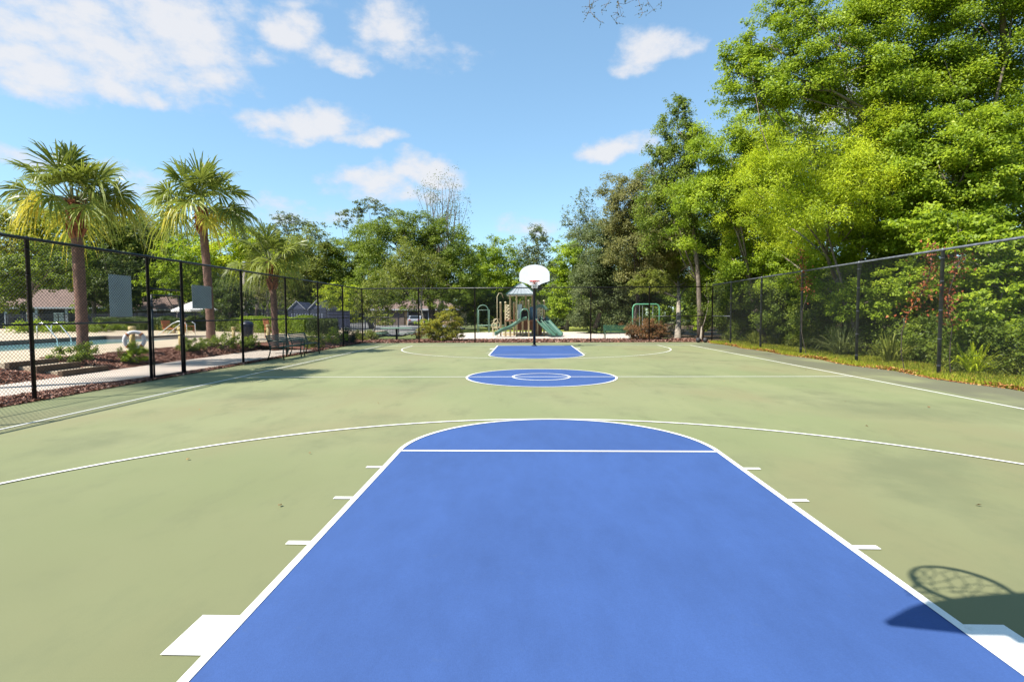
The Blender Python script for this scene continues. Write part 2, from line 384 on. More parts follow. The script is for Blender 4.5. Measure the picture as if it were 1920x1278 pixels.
def shrub(name, label, c, r, leafmat, leaf=0.07, k=7.0, group=None, clump=0.34, flat=0.75, aspect=0.5, blobs=None, stems=7, cat='shrub'):
    c = np.array(c, float); root = thing(name, label, cat, tuple(c), group=group)
    bl = blobs or [((c[0], c[1], c[2] + r[2] * 0.95), r)]
    C, N, T, CC = crown_cloud(bl, leaf, k, clump, flat)
    keep = C[:, 2] > c[2] + 0.02; C, N, T = C[keep], N[keep], T[keep]
    quads('foliage', leaf_quads(C, N, leaf * rng.uniform(0.6, 1.35, len(C)), aspect), T, L[leafmat], root)
    mb = MB()
    for i in range(stems):
        e = CC[int(rng.integers(0, len(CC)))]; e = np.array([e[0], e[1], max(e[2], c[2] + 0.1)])
        mb.tube(bent(c + np.array([rng.normal() * r[0] * 0.12, rng.normal() * r[1] * 0.12, -0.05]), e, 4, 0.06), [0.02, 0.017, 0.013, 0.009, 0.005], 5)
    mb.build('stem', M['bark'], root)
    return root
# ------------------------------------------------------------------ setting: ground, court, beds, deck
def sheet(name, poly, z, m, kind='structure', parent=None):
    mb = MB(); mb.add([(x, y, z) for x, y in poly], [tuple(range(len(poly)))]); o = mb.build(name, m, parent)
    if kind and parent is None: o['kind'] = kind
    return o
def slab(name, poly, z0, z1, m):
    o = MB().prism(poly, 'Z', z0, z1).build(name, m); o['kind'] = 'structure'; return o

def ground_mat():
    m, nt, b = new_mat('ground_grass_soil'); g = nt.nodes.new('ShaderNodeNewGeometry')
    a = nt.nodes.new('ShaderNodeTexNoise'); a.inputs['Scale'].default_value = 0.35; a.inputs['Detail'].default_value = 10; nt.links.new(g.outputs['Position'], a.inputs['Vector'])
    r = nt.nodes.new('ShaderNodeValToRGB'); nt.links.new(a.outputs['Fac'], r.inputs[0]); e = r.color_ramp.elements
    e[0].position = 0.35; e[0].color = (0.085, 0.075, 0.035, 1); e[1].position = 0.62; e[1].color = (0.10, 0.14, 0.02, 1)
    nt.links.new(r.outputs[0], b.inputs['Base Color']); b.inputs['Roughness'].default_value = 0.95
    return m
M['ground'] = ground_mat()
M['lawn'] = mat('lawn_turf', (0.19, 0.24, 0.025), 0.95, 0.3, 1.2, bump=0.5, bscale=25, color2=(0.30, 0.31, 0.04))
M['soil'] = mat('leafy_soil', (0.085, 0.055, 0.028), 0.95, 0.5, 3, bump=0.5, bscale=25)

def court_mat():
    m, nt, b = new_mat('court_green_acrylic'); N = nt.nodes.new; K = nt.links.new
    g = N('ShaderNodeNewGeometry'); pos = g.outputs['Position']
    def noise(s, d=6, sc=(1, 1, 1), ro=0.55):
        mpn = N('ShaderNodeMapping'); mpn.inputs['Scale'].default_value = sc; K(pos, mpn.inputs[0])
        n = N('ShaderNodeTexNoise'); n.inputs['Scale'].default_value = s; n.inputs['Detail'].default_value = d; n.inputs['Roughness'].default_value = ro
        K(mpn.outputs[0], n.inputs['Vector']); return n.outputs['Fac']
    def ramp(f, p0, p1):
        r = N('ShaderNodeMapRange'); r.interpolation_type = 'SMOOTHSTEP'; K(f, r.inputs[0]); r.inputs[1].default_value = p0; r.inputs[2].default_value = p1; return r.outputs[0]
    def mixc(f, a, c):
        x = N('ShaderNodeMix'); x.data_type = 'RGBA'; K(f, x.inputs[0])
        for i, v in ((6, a), (7, c)):
            if isinstance(v, tuple): x.inputs[i].default_value = (*v, 1)
            else: K(v, x.inputs[i])
        return x.outputs[2]
    def mth(op, a, c=None):
        x = N('ShaderNodeMath'); x.operation = op
        for i, v in enumerate((a, c)):
            if v is None: continue
            if isinstance(v, (int, float)): x.inputs[i].default_value = v
            else: K(v, x.inputs[i])
        return x.outputs[0]
    sx = N('ShaderNodeSeparateXYZ'); K(pos, sx.inputs[0]); X, Y = sx.outputs[0], sx.outputs[1]
    c = mixc(ramp(noise(0.22, 5), 0.35, 0.65), (0.172, 0.192, 0.089), (0.198, 0.204, 0.104))
    c = mixc(mth('MULTIPLY', ramp(noise(0.30, 4, (1, 0.6, 1)), 0.46, 0.66), 0.7), c, (0.192, 0.176, 0.090))     # tan wear
    # darker toward the camera end
    near = mth('MULTIPLY', ramp(mth('MULTIPLY', mth('ADD', Y, mth('MULTIPLY', noise(0.5, 3), 4.0)), -1.0), -5.0, 4.0), 0.75)
    c = mixc(near, c, (0.126, 0.131, 0.061))
    st = mth('MULTIPLY', ramp(noise(0.42, 7, (1, 1, 1), 0.62), 0.50, 0.70), 0.70)
    c = mixc(st, c, (0.118, 0.130, 0.066))                                                                       # mildew blotches
    # dark patch on the right of the near half
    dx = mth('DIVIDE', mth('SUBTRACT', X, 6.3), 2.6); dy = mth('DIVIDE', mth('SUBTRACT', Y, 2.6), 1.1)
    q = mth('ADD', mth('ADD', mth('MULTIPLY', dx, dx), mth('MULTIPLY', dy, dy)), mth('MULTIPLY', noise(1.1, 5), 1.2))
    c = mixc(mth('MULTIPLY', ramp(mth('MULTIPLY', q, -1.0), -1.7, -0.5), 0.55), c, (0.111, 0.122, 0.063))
    edge = mth('ADD', X, mth('MULTIPLY', mth('SUBTRACT', noise(0.8, 4), 0.5), 0.9))
    c = mixc(mth('MULTIPLY', ramp(edge, 7.50, 7.95), 0.80), c, (0.111, 0.107, 0.073))                             # weathered apron
    far = mth('ADD', mth('ADD', Y, mth('MULTIPLY', X, 0.12)), mth('MULTIPLY', mth('SUBTRACT', noise(0.6, 4), 0.5), 1.6))
    c = mixc(mth('MULTIPLY', ramp(far, 19.6, 20.6), 0.45), c, (0.13, 0.15, 0.10))
    lt = mth('MULTIPLY', ramp(noise(0.5, 6, (1, 0.5, 1), 0.6), 0.46, 0.64), 0.75)
    c = mixc(mth('MULTIPLY', lt, ramp(Y, -1.0, 4.0)), c, (0.205, 0.215, 0.105))
    sm = mth('MULTIPLY', ramp(noise(1.6, 10, (1, 0.45, 1), 0.7), 0.50, 0.72), 0.55)
    c = mixc(sm, c, (0.125, 0.136, 0.068))
    gr = mth('MULTIPLY_ADD', noise(160, 2), 0.18); gr.node.inputs[2].default_value = 0.91
    x = N('ShaderNodeMix'); x.data_type = 'RGBA'; x.blend_type = 'MULTIPLY'; x.inputs[0].default_value = 1.0
    K(c, x.inputs[6]); cc = N('ShaderNodeCombineColor'); [K(gr, cc.inputs[i]) for i in range(3)]; K(cc.outputs[0], x.inputs[7])
    K(x.outputs[2], b.inputs['Base Color']); b.inputs['Roughness'].default_value = 0.82; b.inputs['Specular IOR Level'].default_value = 0.25
    bp = N('ShaderNodeBump'); bp.inputs['Strength'].default_value = 0.12; bp.inputs['Distance'].default_value = 0.01; K(noise(220, 2), bp.inputs['Height']); K(bp.outputs[0], b.inputs['Normal'])
    return m
M['court'] = court_mat()
def paint_mat(name, c, wear, specks=False, rough=0.72, amt=0.10, wearlo=0.60, wearhi=0.75, wscale=9.0):
    m, nt, b = new_mat(name); N = nt.nodes.new; K = nt.links.new; pos = N('ShaderNodeNewGeometry').outputs['Position']
    def noise(sc_, d=6, ro=0.6, sx=(1, 1, 1)):
        q = N('ShaderNodeMapping'); q.inputs['Scale'].default_value = sx; K(pos, q.inputs[0]); n = N('ShaderNodeTexNoise'); n.inputs['Scale'].default_value = sc_; n.inputs['Detail'].default_value = d; n.inputs['Roughness'].default_value = ro; K(q.outputs[0], n.inputs['Vector']); return n.outputs['Fac']
    def rng_(f, a0, a1, o0, o1):
        r = N('ShaderNodeMapRange'); K(f, r.inputs[0]); [setattr(r.inputs[i + 1], 'default_value', v) for i, v in enumerate((a0, a1, o0, o1))]; return r.outputs[0]
    def mix(f, a_, b_, mode='MIX'):
        x = N('ShaderNodeMix'); x.data_type = 'RGBA'; x.blend_type = mode
        if isinstance(f, float): x.inputs[0].default_value = f
        else: K(f, x.inputs[0])
        for i, v in ((6, a_), (7, b_)):
            if isinstance(v, tuple): x.inputs[i].default_value = (*v, 1)
            else: K(v, x.inputs[i])
        return x.outputs[2]
    def grey(f):
        cc = N('ShaderNodeCombineColor'); [K(f, cc.inputs[i]) for i in range(3)]; return cc.outputs[0]
    col = mix(1.0, c, grey(rng_(noise(0.55, 8, 0.65), 0.3, 0.7, 1 - amt, 1 + amt)), 'MULTIPLY')
    col = mix(1.0, col, grey(rng_(noise(5.0, 8, 0.7, (1, 0.35, 1)), 0.25, 0.75, 1 - amt * 0.8, 1 + amt * 0.8)), 'MULTIPLY')
    col = mix(1.0, col, grey(rng_(noise(130, 3, 0.7), 0.2, 0.8, 0.88, 1.12)), 'MULTIPLY')
    col = mix(rng_(noise(wscale, 10, 0.75), wearlo, wearhi, 0.0, 0.55), col, wear)
    if specks:
        v = N('ShaderNodeTexVoronoi'); v.inputs['Scale'].default_value = 1.6; K(pos, v.inputs['Vector'])
        col = mix(rng_(v.outputs['Distance'], 0.010, 0.016, 0.65, 0.0), col, (0.45, 0.47, 0.50))
    K(col, b.inputs['Base Color']); b.inputs['Roughness'].default_value = rough; b.inputs['Specular IOR Level'].default_value = 0.3
    bp = N('ShaderNodeBump'); bp.inputs['Strength'].default_value = 0.15; bp.inputs['Distance'].default_value = 0.01; K(noise(200, 2), bp.inputs['Height']); K(bp.outputs[0], b.inputs['Normal'])
    return m
M['blue'] = paint_mat('court_blue_acrylic', (0.0345, 0.075, 0.212), (0.050, 0.086, 0.182), True, amt=0.11)
M['line'] = paint_mat('line_white', (0.66, 0.65, 0.60), (0.33, 0.34, 0.26), False, amt=0.05, wearlo=0.55, wearhi=0.78, wscale=14)

ground = sheet('ground', [(-400, -300), (400, -300), (400, 500), (-400, 500)], -0.06, M['ground'])
court = slab('court', [(-9.38, -12), (9.32, -12), (9.36, 4), (9.42, 8), (9.30, 12), (9.22, 17), (9.30, 22.75), (-9.38, 22.75)], -0.05, 0.0, M['court'])
court['label'] = 'green acrylic basketball court with blue keys and white lines'
zl = [0.0055]
def part_poly(name, polys, m, z=None):
    mb = MB()
    for p in polys:
        zz = z if z is not None else zl[0]
        if z is None: zl[0] += 0.0002
        mb.add([(x, y, zz) for x, y in p], [tuple(range(len(p)))])
    return mb.build(name, m, court)
def arc(cx, cy, r, a0, a1, n=48): return [(cx + r * math.cos(a0 + (a1 - a0) * i / n), cy + r * math.sin(a0 + (a1 - a0) * i / n)) for i in range(n + 1)]
def rect(x0, x1, y0, y1): return [(x0, y0), (x1, y0), (x1, y1), (x0, y1)]
def arcband(cx, cy, r, w, a0, a1, n=64):
    z = zl[0]; zl[0] += 0.0002
    i_ = arc(cx, cy, r - w / 2, a0, a1, n); o_ = arc(cx, cy, r + w / 2, a0, a1, n)
    return [(i_[k], i_[k + 1], o_[k + 1], o_[k]) for k in range(n)], z
MID, PI = 7.08, math.pi
def mir(p): return [(x, 2 * MID - y) for x, y in p][::-1]
key = rect(-1.80, 1.80, -5.8, 0.0); dome = arc(0, 0, 1.80, 0, PI)
keyp = [(-1.80, -5.8), (1.80, -5.8)] + arc(0, 0, 1.80, 0, PI)
part_poly('key_paint', [keyp], M['blue'], 0.003)
part_poly('key_paint', [mir(keyp)], M['blue'], 0.003)
part_poly('centre_circle_paint', [arc(0, MID, 1.83, 0, 2 * PI)[:-1]], M['blue'], 0.003)
lines = []
W = 0.05
for s in (-1, 1): lines.append(rect(s * 7.58 - W / 2, s * 7.58 + W / 2, -5.8, 19.96))
lines += [rect(-7.58, 7.58, -5.85, -5.80), rect(-7.58, 7.58, 19.91, 19.96), rect(-7.58, 7.58, MID - W / 2, MID + W / 2)]
def half():
    h = []
    for s in (-1, 1):
        h.append(rect(s * 1.80 - W / 2, s * 1.80 + W / 2, -5.8, 0.0))
        a, b_ = sorted((s * 1.815, s * 2.02)); h.append(rect(a, b_, -3.62, -3.30))
        a, b_ = sorted((s * 1.815, s * 1.98))
        for y in (-2.43, -1.55, -0.65): h.append(rect(a, b_, y - 0.028, y + 0.028))
        h.append(rect(s * 6.0 - W / 2, s * 6.0 + W / 2, -5.8, -4.19))
    h.append(rect(-1.78, 1.78, -W / 2, W / 2))
    return h
hl = half(); lines += hl + [mir(p) for p in hl]
mbl = MB()
for p in lines: mbl.add([(x, y, zl[0]) for x, y in p], [(0, 1, 2, 3)]); zl[0] += 0.0001
for (cx, cy, r, w, a0, a1, far) in [(0, 0, 1.80, W, 0, PI, 0), (0, 0, 1.80, W, PI, 2 * PI, 1), (0, MID, 1.83, W, 0, 2 * PI, 2), (0, MID, 0.70, W, 0, 2 * PI, 2),
                                    (0, -4.19, 6.0, W, 0, PI, 0), (0, -4.19, 6.0, W, PI, 2 * PI, 1)]:
    if far == 1: cy = 2 * MID - cy
    bands, z = arcband(cx, cy, r, w, a0, a1, 96)
    for q in bands: mbl.add([(x, y, z) for x, y in q], [(0, 1, 2, 3)])
mbl.build('line_marking', M['line'], court)

# left side: mulch strip, path, rising bed, deck, pool
def xn(y): return float(np.interp(y, [-8, 3.5, 5.2, 6.8, 9, 12, 17, 19], [-10.6, -10.35, -10.15, -9.75, -9.55, -9.5, -9.5, -9.5]))
def xd(y): return float(np.interp(y, [-8, 5, 7, 9, 10, 12.3, 14, 16, 17.5, 19, 24], [-13.4, -13.4, -13.6, -14.0, -13.6, -13.6, -13.3, -13.1, -11.9, -11.2, -11.0]))
ys = np.linspace(-8, 17, 51)
def strip_mesh(name, fa, fb, za, zb, m, ys, nu=1, kind='structure', zf=None):
    mb = MB(); vs = []; fs = []
    for y in ys:
        for u in range(nu + 1):
            t = u / nu; z = za + (zb - za) * t
            if zf: z += zf(t, y)
            vs.append((fa(y) + (fb(y) - fa(y)) * t, y, z))
    for i in range(len(ys) - 1):
        for u in range(nu): a = i * (nu + 1) + u; fs.append((a, a + nu + 1, a + nu + 2, a + 1))
    mb.add(vs, fs); o = mb.build(name, m, smooth=nu > 1); o['kind'] = kind; return o
strip_mesh('mulch_bed', lambda y: -9.30, xn, 0.015, 0.02, M['mulchbase'], ys)
path = slab('path', [(-12.0, -8), (xn(-8), -8)] + [(xn(y), y) for y in np.linspace(-7, 16.6, 30)] + [(-12.0, 16.6)], -0.04, 0.035, M['concrete'])
strip_mesh('mulch_bed', lambda y: -12.0, lambda y: xd(y) - 0.15, 0.02, 0.36, M['mulchbase'], ys, 8, zf=lambda t, y: 0.05 * math.sin(math.pi * t) + 0.02 * math.sin(y * 3 + t * 7))
strip_mesh('mulch_bed', lambda y: -9.40, lambda y: xd(y) - 0.15, 0.01, 0.34, M['mulchbase'], np.linspace(16.6, 24, 16), 8)
deckpts = [(xd(y), y) for y in np.linspace(-8, 24, 40)]
slab('pool_deck', [(-18.2, -8)] + deckpts + [(-11.0, 30), (-18.2, 30)], 0.0, 0.36, M['deck'])
slab('pool_deck', [(-60, -8), (-24.6, -8), (-24.6, 30), (-60, 30)], 0.0, 0.352, M['deck'])
slab('pool_deck', [(-24.6, 23.6), (-18.2, 23.6), (-18.2, 30), (-24.6, 30)], 0.0, 0.356, M['deck'])
slab('pool_deck', [(-60, 30), (-11, 30), (-11, 34), (-60, 46)], 0.0, 0.344, M['deck'])
wm, wt, wb = new_mat('pool_water'); wb.inputs['Base Color'].default_value = (0.20, 0.40, 0.42, 1); wb.inputs['Roughness'].default_value = 0.06
wnz = wt.nodes.new('ShaderNodeTexNoise'); wnz.inputs['Scale'].default_value = 5; wbp = wt.nodes.new('ShaderNodeBump'); wbp.inputs['Strength'].default_value = 0.25
wt.links.new(wnz.outputs['Fac'], wbp.inputs['Height']); wt.links.new(wbp.outputs[0], wb.inputs['Normal'])
sheet('water', rect(-24.6, -18.2, -8, 23.6), 0.22, wm)
cp = MB(); cp.box((-24.5, 7.8, 0.31), (0.30, 31.6, 0.22)); cp.box((-21.4, 23.55, 0.30), (5.9, 0.28, 0.2)); cp.build('pool_coping', M['coping'])['kind'] = 'structure'
# beyond the far fence
strip_mesh('mulch_bed', lambda y: -11.0, lambda y: 9.8, 0.0, 0.0, M['mulchbase'], np.linspace(22.7, 26.4, 10), 10, zf=lambda t, y: 0.03 * math.sin(y * 3 + t * 30))
slab('playground', [(-3.2, 26.2), (0, 25.6), (3, 26.2), (7.5, 26.4), (9.0, 31), (7.5, 36), (4, 39.5), (-4, 39.5), (-6.5, 36), (-6.5, 30), (-5.5, 27)], -0.05, 0.01, M['sand'])
sheet('lawn', [(2.5, 39), (8.4, 31.5), (9.6, 36), (12, 58), (-2, 70), (-8, 42)], -0.02, M['lawn'])
sheet('driveway', [(-30, 34), (-12, 30), (-6, 45), (-14, 90), (-34, 100)], -0.025, M['gravel'])
sheet('soil', [(9.0, -14), (60, -14), (60, 80), (12, 80), (9.6, 36), (8.4, 31), (9.5, 26.4), (9.0, 22.7)], -0.03, M['soil'])
# ------------------------------------------------------------------ loose cover: mulch chips, grass, litter
def scatter(name, xs, ys_, zs, size, asp, leafm, tilt=0.35, kind='stuff', curl=0.05):
    C = np.stack([xs, ys_, zs], 1); n = len(C)
    N = np.array([0, 0, 1.0]) + tilt * rng.normal(size=(n, 3))
    o = quads(name, leaf_quads(C, N, size * rng.uniform(0.5, 1.4, n), asp, curl=curl), rng.uniform(0, 1, n) ** 1.2, L[leafm]); o['kind'] = kind; return o
n = 26000
yy = rng.uniform(2, 17, n); t = rng.uniform(0, 1, n); first = rng.uniform(0, 1, n) < 0.42
xa = np.where(first, -9.28, -11.98); xb = np.where(first, [xn(y) for y in yy], [xd(y) - 0.1 for y in yy])
zz = np.where(first, 0.03, 0.03 + 0.34 * t + 0.05 * np.sin(np.pi * t) + 0.02 * np.sin(yy * 3 + t * 7))
xx = xa + (xb - xa) * t + rng.normal(size=n) * 0.03; kk = ~((xx < -11.95) & (yy > 6.5) & (yy < 8.4)); xx, yy, zz = xx[kk], yy[kk], zz[kk]
scatter('mulch', xx, yy, zz, 0.085, 0.40, 'mulch', 0.5)
n = 15000
scatter('mulch', rng.uniform(-10.5, 9.6, n), rng.uniform(22.72, 26.3, n) - 0.05 * rng.exponential(1, n), 0.03 + 0.02 * rng.uniform(0, 1, n), 0.12, 0.45, 'mulch', 0.5)
n = 7000
scatter('mulch', rng.uniform(-11.2, -9.3, n), rng.uniform(16.6, 23, n), 0.05 + 0.3 * np.zeros(n), 0.10, 0.45, 'mulch', 0.5)
# grass strip along the right fence
n = 60000
gy = 2.5 + 20.5 * rng.uniform(0, 1, n); gx = 9.30 + 0.15 * np.sin(gy * 1.7) + rng.beta(1.2, 1.6, n) * 2.3
den = 0.5 + 0.5 * np.sin(gx * 2.1 + gy * 0.9) * np.sin(gy * 1.3 - gx); k_ = rng.uniform(0, 1, n) < 0.55 + 0.45 * den; gx, gy = gx[k_], gy[k_]; n = len(gx)
h = rng.uniform(0.05, 0.13, n); d = rng.normal(size=(n, 2)) * 0.035; w = rng.normal(size=(n, 2)); w = w / np.linalg.norm(w, axis=1, keepdims=True) * 0.008
V = np.zeros((n, 4, 3)); V[:, 0, 0] = gx - w[:, 0]; V[:, 0, 1] = gy - w[:, 1]; V[:, 1, 0] = gx + w[:, 0]; V[:, 1, 1] = gy + w[:, 1]
V[:, :2, 2] = -0.03; V[:, 2, 0] = gx + d[:, 0] + w[:, 0] * 0.3; V[:, 2, 1] = gy + d[:, 1]; V[:, 3, 0] = gx + d[:, 0] - w[:, 0] * 0.3; V[:, 3, 1] = gy + d[:, 1]
V[:, 2:, 2] = h[:, None]
quads('grass', V, rng.uniform(0, 1, n), L['grass'])['kind'] = 'stuff'
n = 5200
ly = 1.0 + 22 * rng.uniform(0, 1, n) ** 1.0; lx = 9.32 + 0.12 * np.sin(ly * 1.7) + np.abs(rng.normal(size=n)) * 0.16 - 0.10 + (rng.uniform(0, 1, n) < 0.3) * rng.uniform(0, 2.2, n)
scatter('fallen_leaves', lx, ly, np.where(lx < 9.35, 0.012, 0.07 * rng.uniform(0.3, 1.2, n)), 0.065, 0.55, 'litter', 0.3, curl=0.2)

n = 46
scatter('fallen_leaves', np.concatenate([[4.02, -2.35], rng.choice([-1, 1], n - 2) * rng.uniform(2.4, 8.5, n - 2)]), np.concatenate([[-1.55, -1.75], rng.uniform(-3, 21, n - 2)]), np.full(n, 0.018), 0.042, 0.6, 'litter', 0.25, curl=0.2)

# ------------------------------------------------------------------ chain link fences
def fabric(A, Bp, z0, z1, pitch=0.0707, r=0.0029):
    A = Vector((*A, 0)); Bv = Vector((*Bp, 0)); ax = (Bv - A); Ln = ax.length; ax.normalize(); nr = Vector((-ax.y, ax.x, 0)); H = z1 - z0; mb = MB()
    for s in (1, -1):
        o = nr * (0.0022 * s); c = -H
        while c < Ln:
            a, b = max(0.0, c), min(Ln, c + H)
            if b - a > 0.01:
                za, zb = (z0 + (a - c), z0 + (b - c)) if s > 0 else (z1 - (a - c), z1 - (b - c))
                p, q = A + ax * a + o + Vector((0, 0, za)), A + ax * b + o + Vector((0, 0, zb))
                mb.tube([p, q], r, 3, caps=False)
            c += pitch
    return mb
def chain_fence(label, A, Bp, posts, H, mat_post, mids=(), gaps=(), pr=0.036, wr=0.0033):
    """posts: distances along the run; mids: (from, to, z) rails; gaps: (from, to, z) where a gate hangs below z"""
    A3 = Vector((*A, 0)); ax = (Vector((*Bp, 0)) - A3); Ln = ax.length; ax.normalize()
    root = thing('chain_link_fence', label, 'fence', (A[0], A[1], 0))
    for d in posts:
        p = A3 + ax * d
        mb = MB(); mb.lathe([(pr, -0.05), (pr, H - 0.03), (pr * 1.25, H - 0.03), (pr * 1.25, H + 0.015), (pr * 0.7, H + 0.035), (0.004, H + 0.045)], p, 12)
        for z in (0.25, 0.9, 1.6, 2.3, H - 0.2): mb.ring(p + Vector((0, 0, z)), pr + 0.003, 0.005, 12, 4)
        mb.build('post', M[mat_post], root, smooth=True)
    MB().tube([A3 + Vector((0, 0, H)), A3 + ax * Ln + Vector((0, 0, H))], 0.029, 10).build('top_rail', M[mat_post], root, smooth=True)
    for (a, b, z) in mids:
        MB().tube([A3 + ax * a + Vector((0, 0, z)), A3 + ax * b + Vector((0, 0, z))], 0.019, 8).build('mid_rail', M[mat_post], root, smooth=True)
    seg = []; cur = 0.0
    fb = MB()
    for (a, b, z) in gaps:
        fb.add(*(lambda m: (m.v, m.f))(fabric(A3[:2] + Vector(ax[:2]) * cur if False else (A3 + ax * cur)[:2], (A3 + ax * a)[:2], 0.03, H - 0.02, r=wr)))
        m2 = fabric((A3 + ax * a)[:2], (A3 + ax * b)[:2], z, H - 0.02, r=wr); fb.add(m2.v, m2.f); cur = b
    m3 = fabric((A3 + ax * cur)[:2], (A3 + ax * Ln)[:2], 0.03, H - 0.02, r=wr); fb.add(m3.v, m3.f)
    # knuckled selvage along the top
    x = 0.0
    while x < Ln:
        p = A3 + ax * x + Vector((0, 0, H - 0.02)); fb.tube([p, p + Vector((0, 0, 0.06))], 0.004, 3, caps=False); x += 0.0707
    fb.tube([A3 + Vector((0, 0, 0.05)), A3 + ax * Ln + Vector((0, 0, 0.05))], 0.004, 4)
    fb.build('chain_link', M['wiregrey' if mat_post == 'postgrey' else 'wire'], root)
    return root
XL, YF = -9.40, 22.85
chain_fence('black chain link fence between the court and the pool path', (XL, -5.6), (XL, YF),
            [y + 5.6 for y in (-5.6, -2.6, 0.42, 3.47, 6.50, 7.73, 10.62, 13.67, 16.73, 19.80, 22.85)], 2.96, 'black',
            mids=[(0, 12.10, 1.40), (13.33, 28.45, 1.40)], gaps=[(12.10, 13.33, 2.20)])
chain_fence('black chain link fence running behind the far backboard', (XL, YF), (9.62, YF), [3.12, 6.2, 9.4, 12.5, 15.65, 19.02], 2.97, 'black',
            mids=[(0, 3.12, 1.40), (15.65, 19.02, 1.40)], wr=0.0016)
chain_fence('grey chain link fence in front of the right-hand woods', (9.78, -2.0), (9.62, YF), [d + 2.0 for d in (-2, 1.0, 4.1, 7.25, 10.45, 13.7, 17.0, 20.3)], 3.06, 'postgrey',
            mids=[(22.3, 24.85, 1.40)], pr=0.042, wr=0.0020)
# gate
g = thing('fence_gate', 'narrow black chain link gate in the left fence', 'gate', (XL, 6.55, 0))
mb = MB()
for z in (0.07, 1.04, 2.05): mb.tube([(XL, 6.60, z), (XL, 7.64, z)], 0.019, 8)
for y in (6.60, 7.64): mb.tube([(XL, y, 0.07), (XL, y, 2.05)], 0.021, 8)
mb.build('gate_frame', M['black'], g, smooth=True)
MB().tube([(XL, 6.52, 2.20), (XL, 7.71, 2.20)], 0.022, 8).build('header_rail', M['black'], g, smooth=True)
fabric((XL, 6.60), (XL, 7.64), 0.08, 2.05).build('chain_link', M['wire'], g)
for z in (0.4, 1.75): MB().box((XL, 6.56, z), (0.05, 0.08, 0.05)).build('hinge', M['black'], g)
mb = MB(); mb.box((XL + 0.02, 7.68, 1.02), (0.06, 0.10, 0.05)); mb.tube([(XL + 0.05, 7.60, 1.0), (XL + 0.05, 7.74, 1.0)], 0.012, 6); mb.build('latch', M['black'], g)
# two rule boards wired to the outside of the fence
for (y0, y1, z0, z1, lab) in [(5.37, 6.02, 1.53, 2.46, 'tall grey sign board wired to the fence left of the gate'), (8.22, 9.10, 1.745, 2.385, 'wide grey sign board wired to the fence right of the gate')]:
    s = thing('sign_board', lab, 'sign', (XL - 0.05, (y0 + y1) / 2, z0))
    MB().box((XL - 0.045, (y0 + y1) / 2, (z0 + z1) / 2), (0.006, y1 - y0, z1 - z0)).build('panel', M['signback'], s, bevel=0.002)
    for y in (y0 + 0.06, y1 - 0.06):
        for z in (z0 + 0.06, z1 - 0.06): MB().tube([(XL - 0.05, y, z), (XL + 0.008, y, z)], 0.006, 6).build('tie_bolt', M['steel'], s)

# ------------------------------------------------------------------ basketball hoops
def hoop(label, yb, sgn, ypole):
    """board face at y = yb, facing sgn (+1 looks along +y)"""
    rt = thing('basketball_hoop', label, 'basketball hoop', (0, ypole, 0))
    zr = 3.05; pole = MB()
    pole.tube([(0, ypole, -0.1), (0, ypole, 2.75), (0, ypole + (yb - ypole) * 0.10, 3.02), (0, ypole + (yb - ypole) * 0.35, 3.22), (0, yb - sgn * 0.14, 3.28)], [0.066, 0.066, 0.064, 0.060, 0.055], 14)
    pole.build('pole', M['black'], rt, smooth=True)
    MB().lathe([(0.14, 0.0), (0.14, 0.02), (0.09, 0.03), (0.075, 0.06)], (0, ypole, 0.006), 16).build('base_flange', M['black'], rt)
    br = MB()
    for sx_ in (-0.42, 0.42):
        br.tube([(0, yb - sgn * 0.30, 3.26), (sx_, yb - sgn * 0.05, 3.45)], 0.018, 6); br.tube([(0, yb - sgn * 0.30, 3.24), (sx_ * 0.6, yb - sgn * 0.05, 3.06)], 0.018, 6)
    br.box((0, yb - sgn * 0.10, 3.18), (0.30, 0.10, 0.34)); br.build('brace', M['black'], rt)
    out = [(-0.23, 2.875), (0.23, 2.875), (0.30, 2.93), (0.685, 3.055), (0.70, 3.09), (0.70, 3.33)]
    for i in range(1, 24):
        a = PI * i / 24; out.append((0.70 * math.cos(a) if abs(math.cos(a)) > 0 else 0, 3.33 + 0.49 * math.sin(a) ** 0.92))
    out += [(-0.70, 3.33), (-0.70, 3.09), (-0.685, 3.055), (-0.30, 2.93)]
    bd = MB().prism(out, 'Y', yb - sgn * 0.035, yb).build('backboard', M['boardwhite'], rt, bevel=0.006)
    rm = MB(); yc = yb + sgn * 0.38
    rm.ring((0, yc, zr), 0.2286, 0.011, 36, 8); rm.ring((0, yc, zr - 0.022), 0.2286, 0.009, 36, 8); rm.box((0, yb + sgn * 0.075, zr - 0.03), (0.16, 0.15, 0.012)); rm.box((0, yb + sgn * 0.008, zr - 0.05), (0.15, 0.016, 0.16))
    for sx_ in (-1, 1): rm.tube([(sx_ * 0.06, yb + sgn * 0.02, zr - 0.11), (sx_ * 0.15, yb + sgn * 0.22, zr - 0.006)], 0.009, 6)
    rim = rm.build('rim', M['rimred'], rt, smooth=True)
    nt_ = MB(); lev = [(0.222, 0.0), (0.185, -0.085), (0.150, -0.17), (0.128, -0.25), (0.122, -0.33)]; kn = 12
    for k in range(kn):
        for s_ in (0, 1):
            pts = []
            for j, (r, z) in enumerate(lev):
                a = 2 * PI * (k + (0.5 if (j % 2) else 0.0) * (1 if s_ == 0 else -1)) / kn
                pts.append((r * math.cos(a) + (0.012 * rng.normal() if j else 0), yc + r * math.sin(a) + (0.012 * rng.normal() if j else 0), zr + z + (0.014 * float(np.clip(rng.normal(), -1, 1)) if j else 0)))
            nt_.tube(pts, 0.0042, 5)
    nt_.build('net', M['netwhite'], rim)
    return rt
hoop('basketball hoop with white fan backboard at the far end of the court', 18.62, -1, 19.70)
hoop('near basketball hoop whose shadow falls beside the large blue key', -4.575, 1, -6.55)

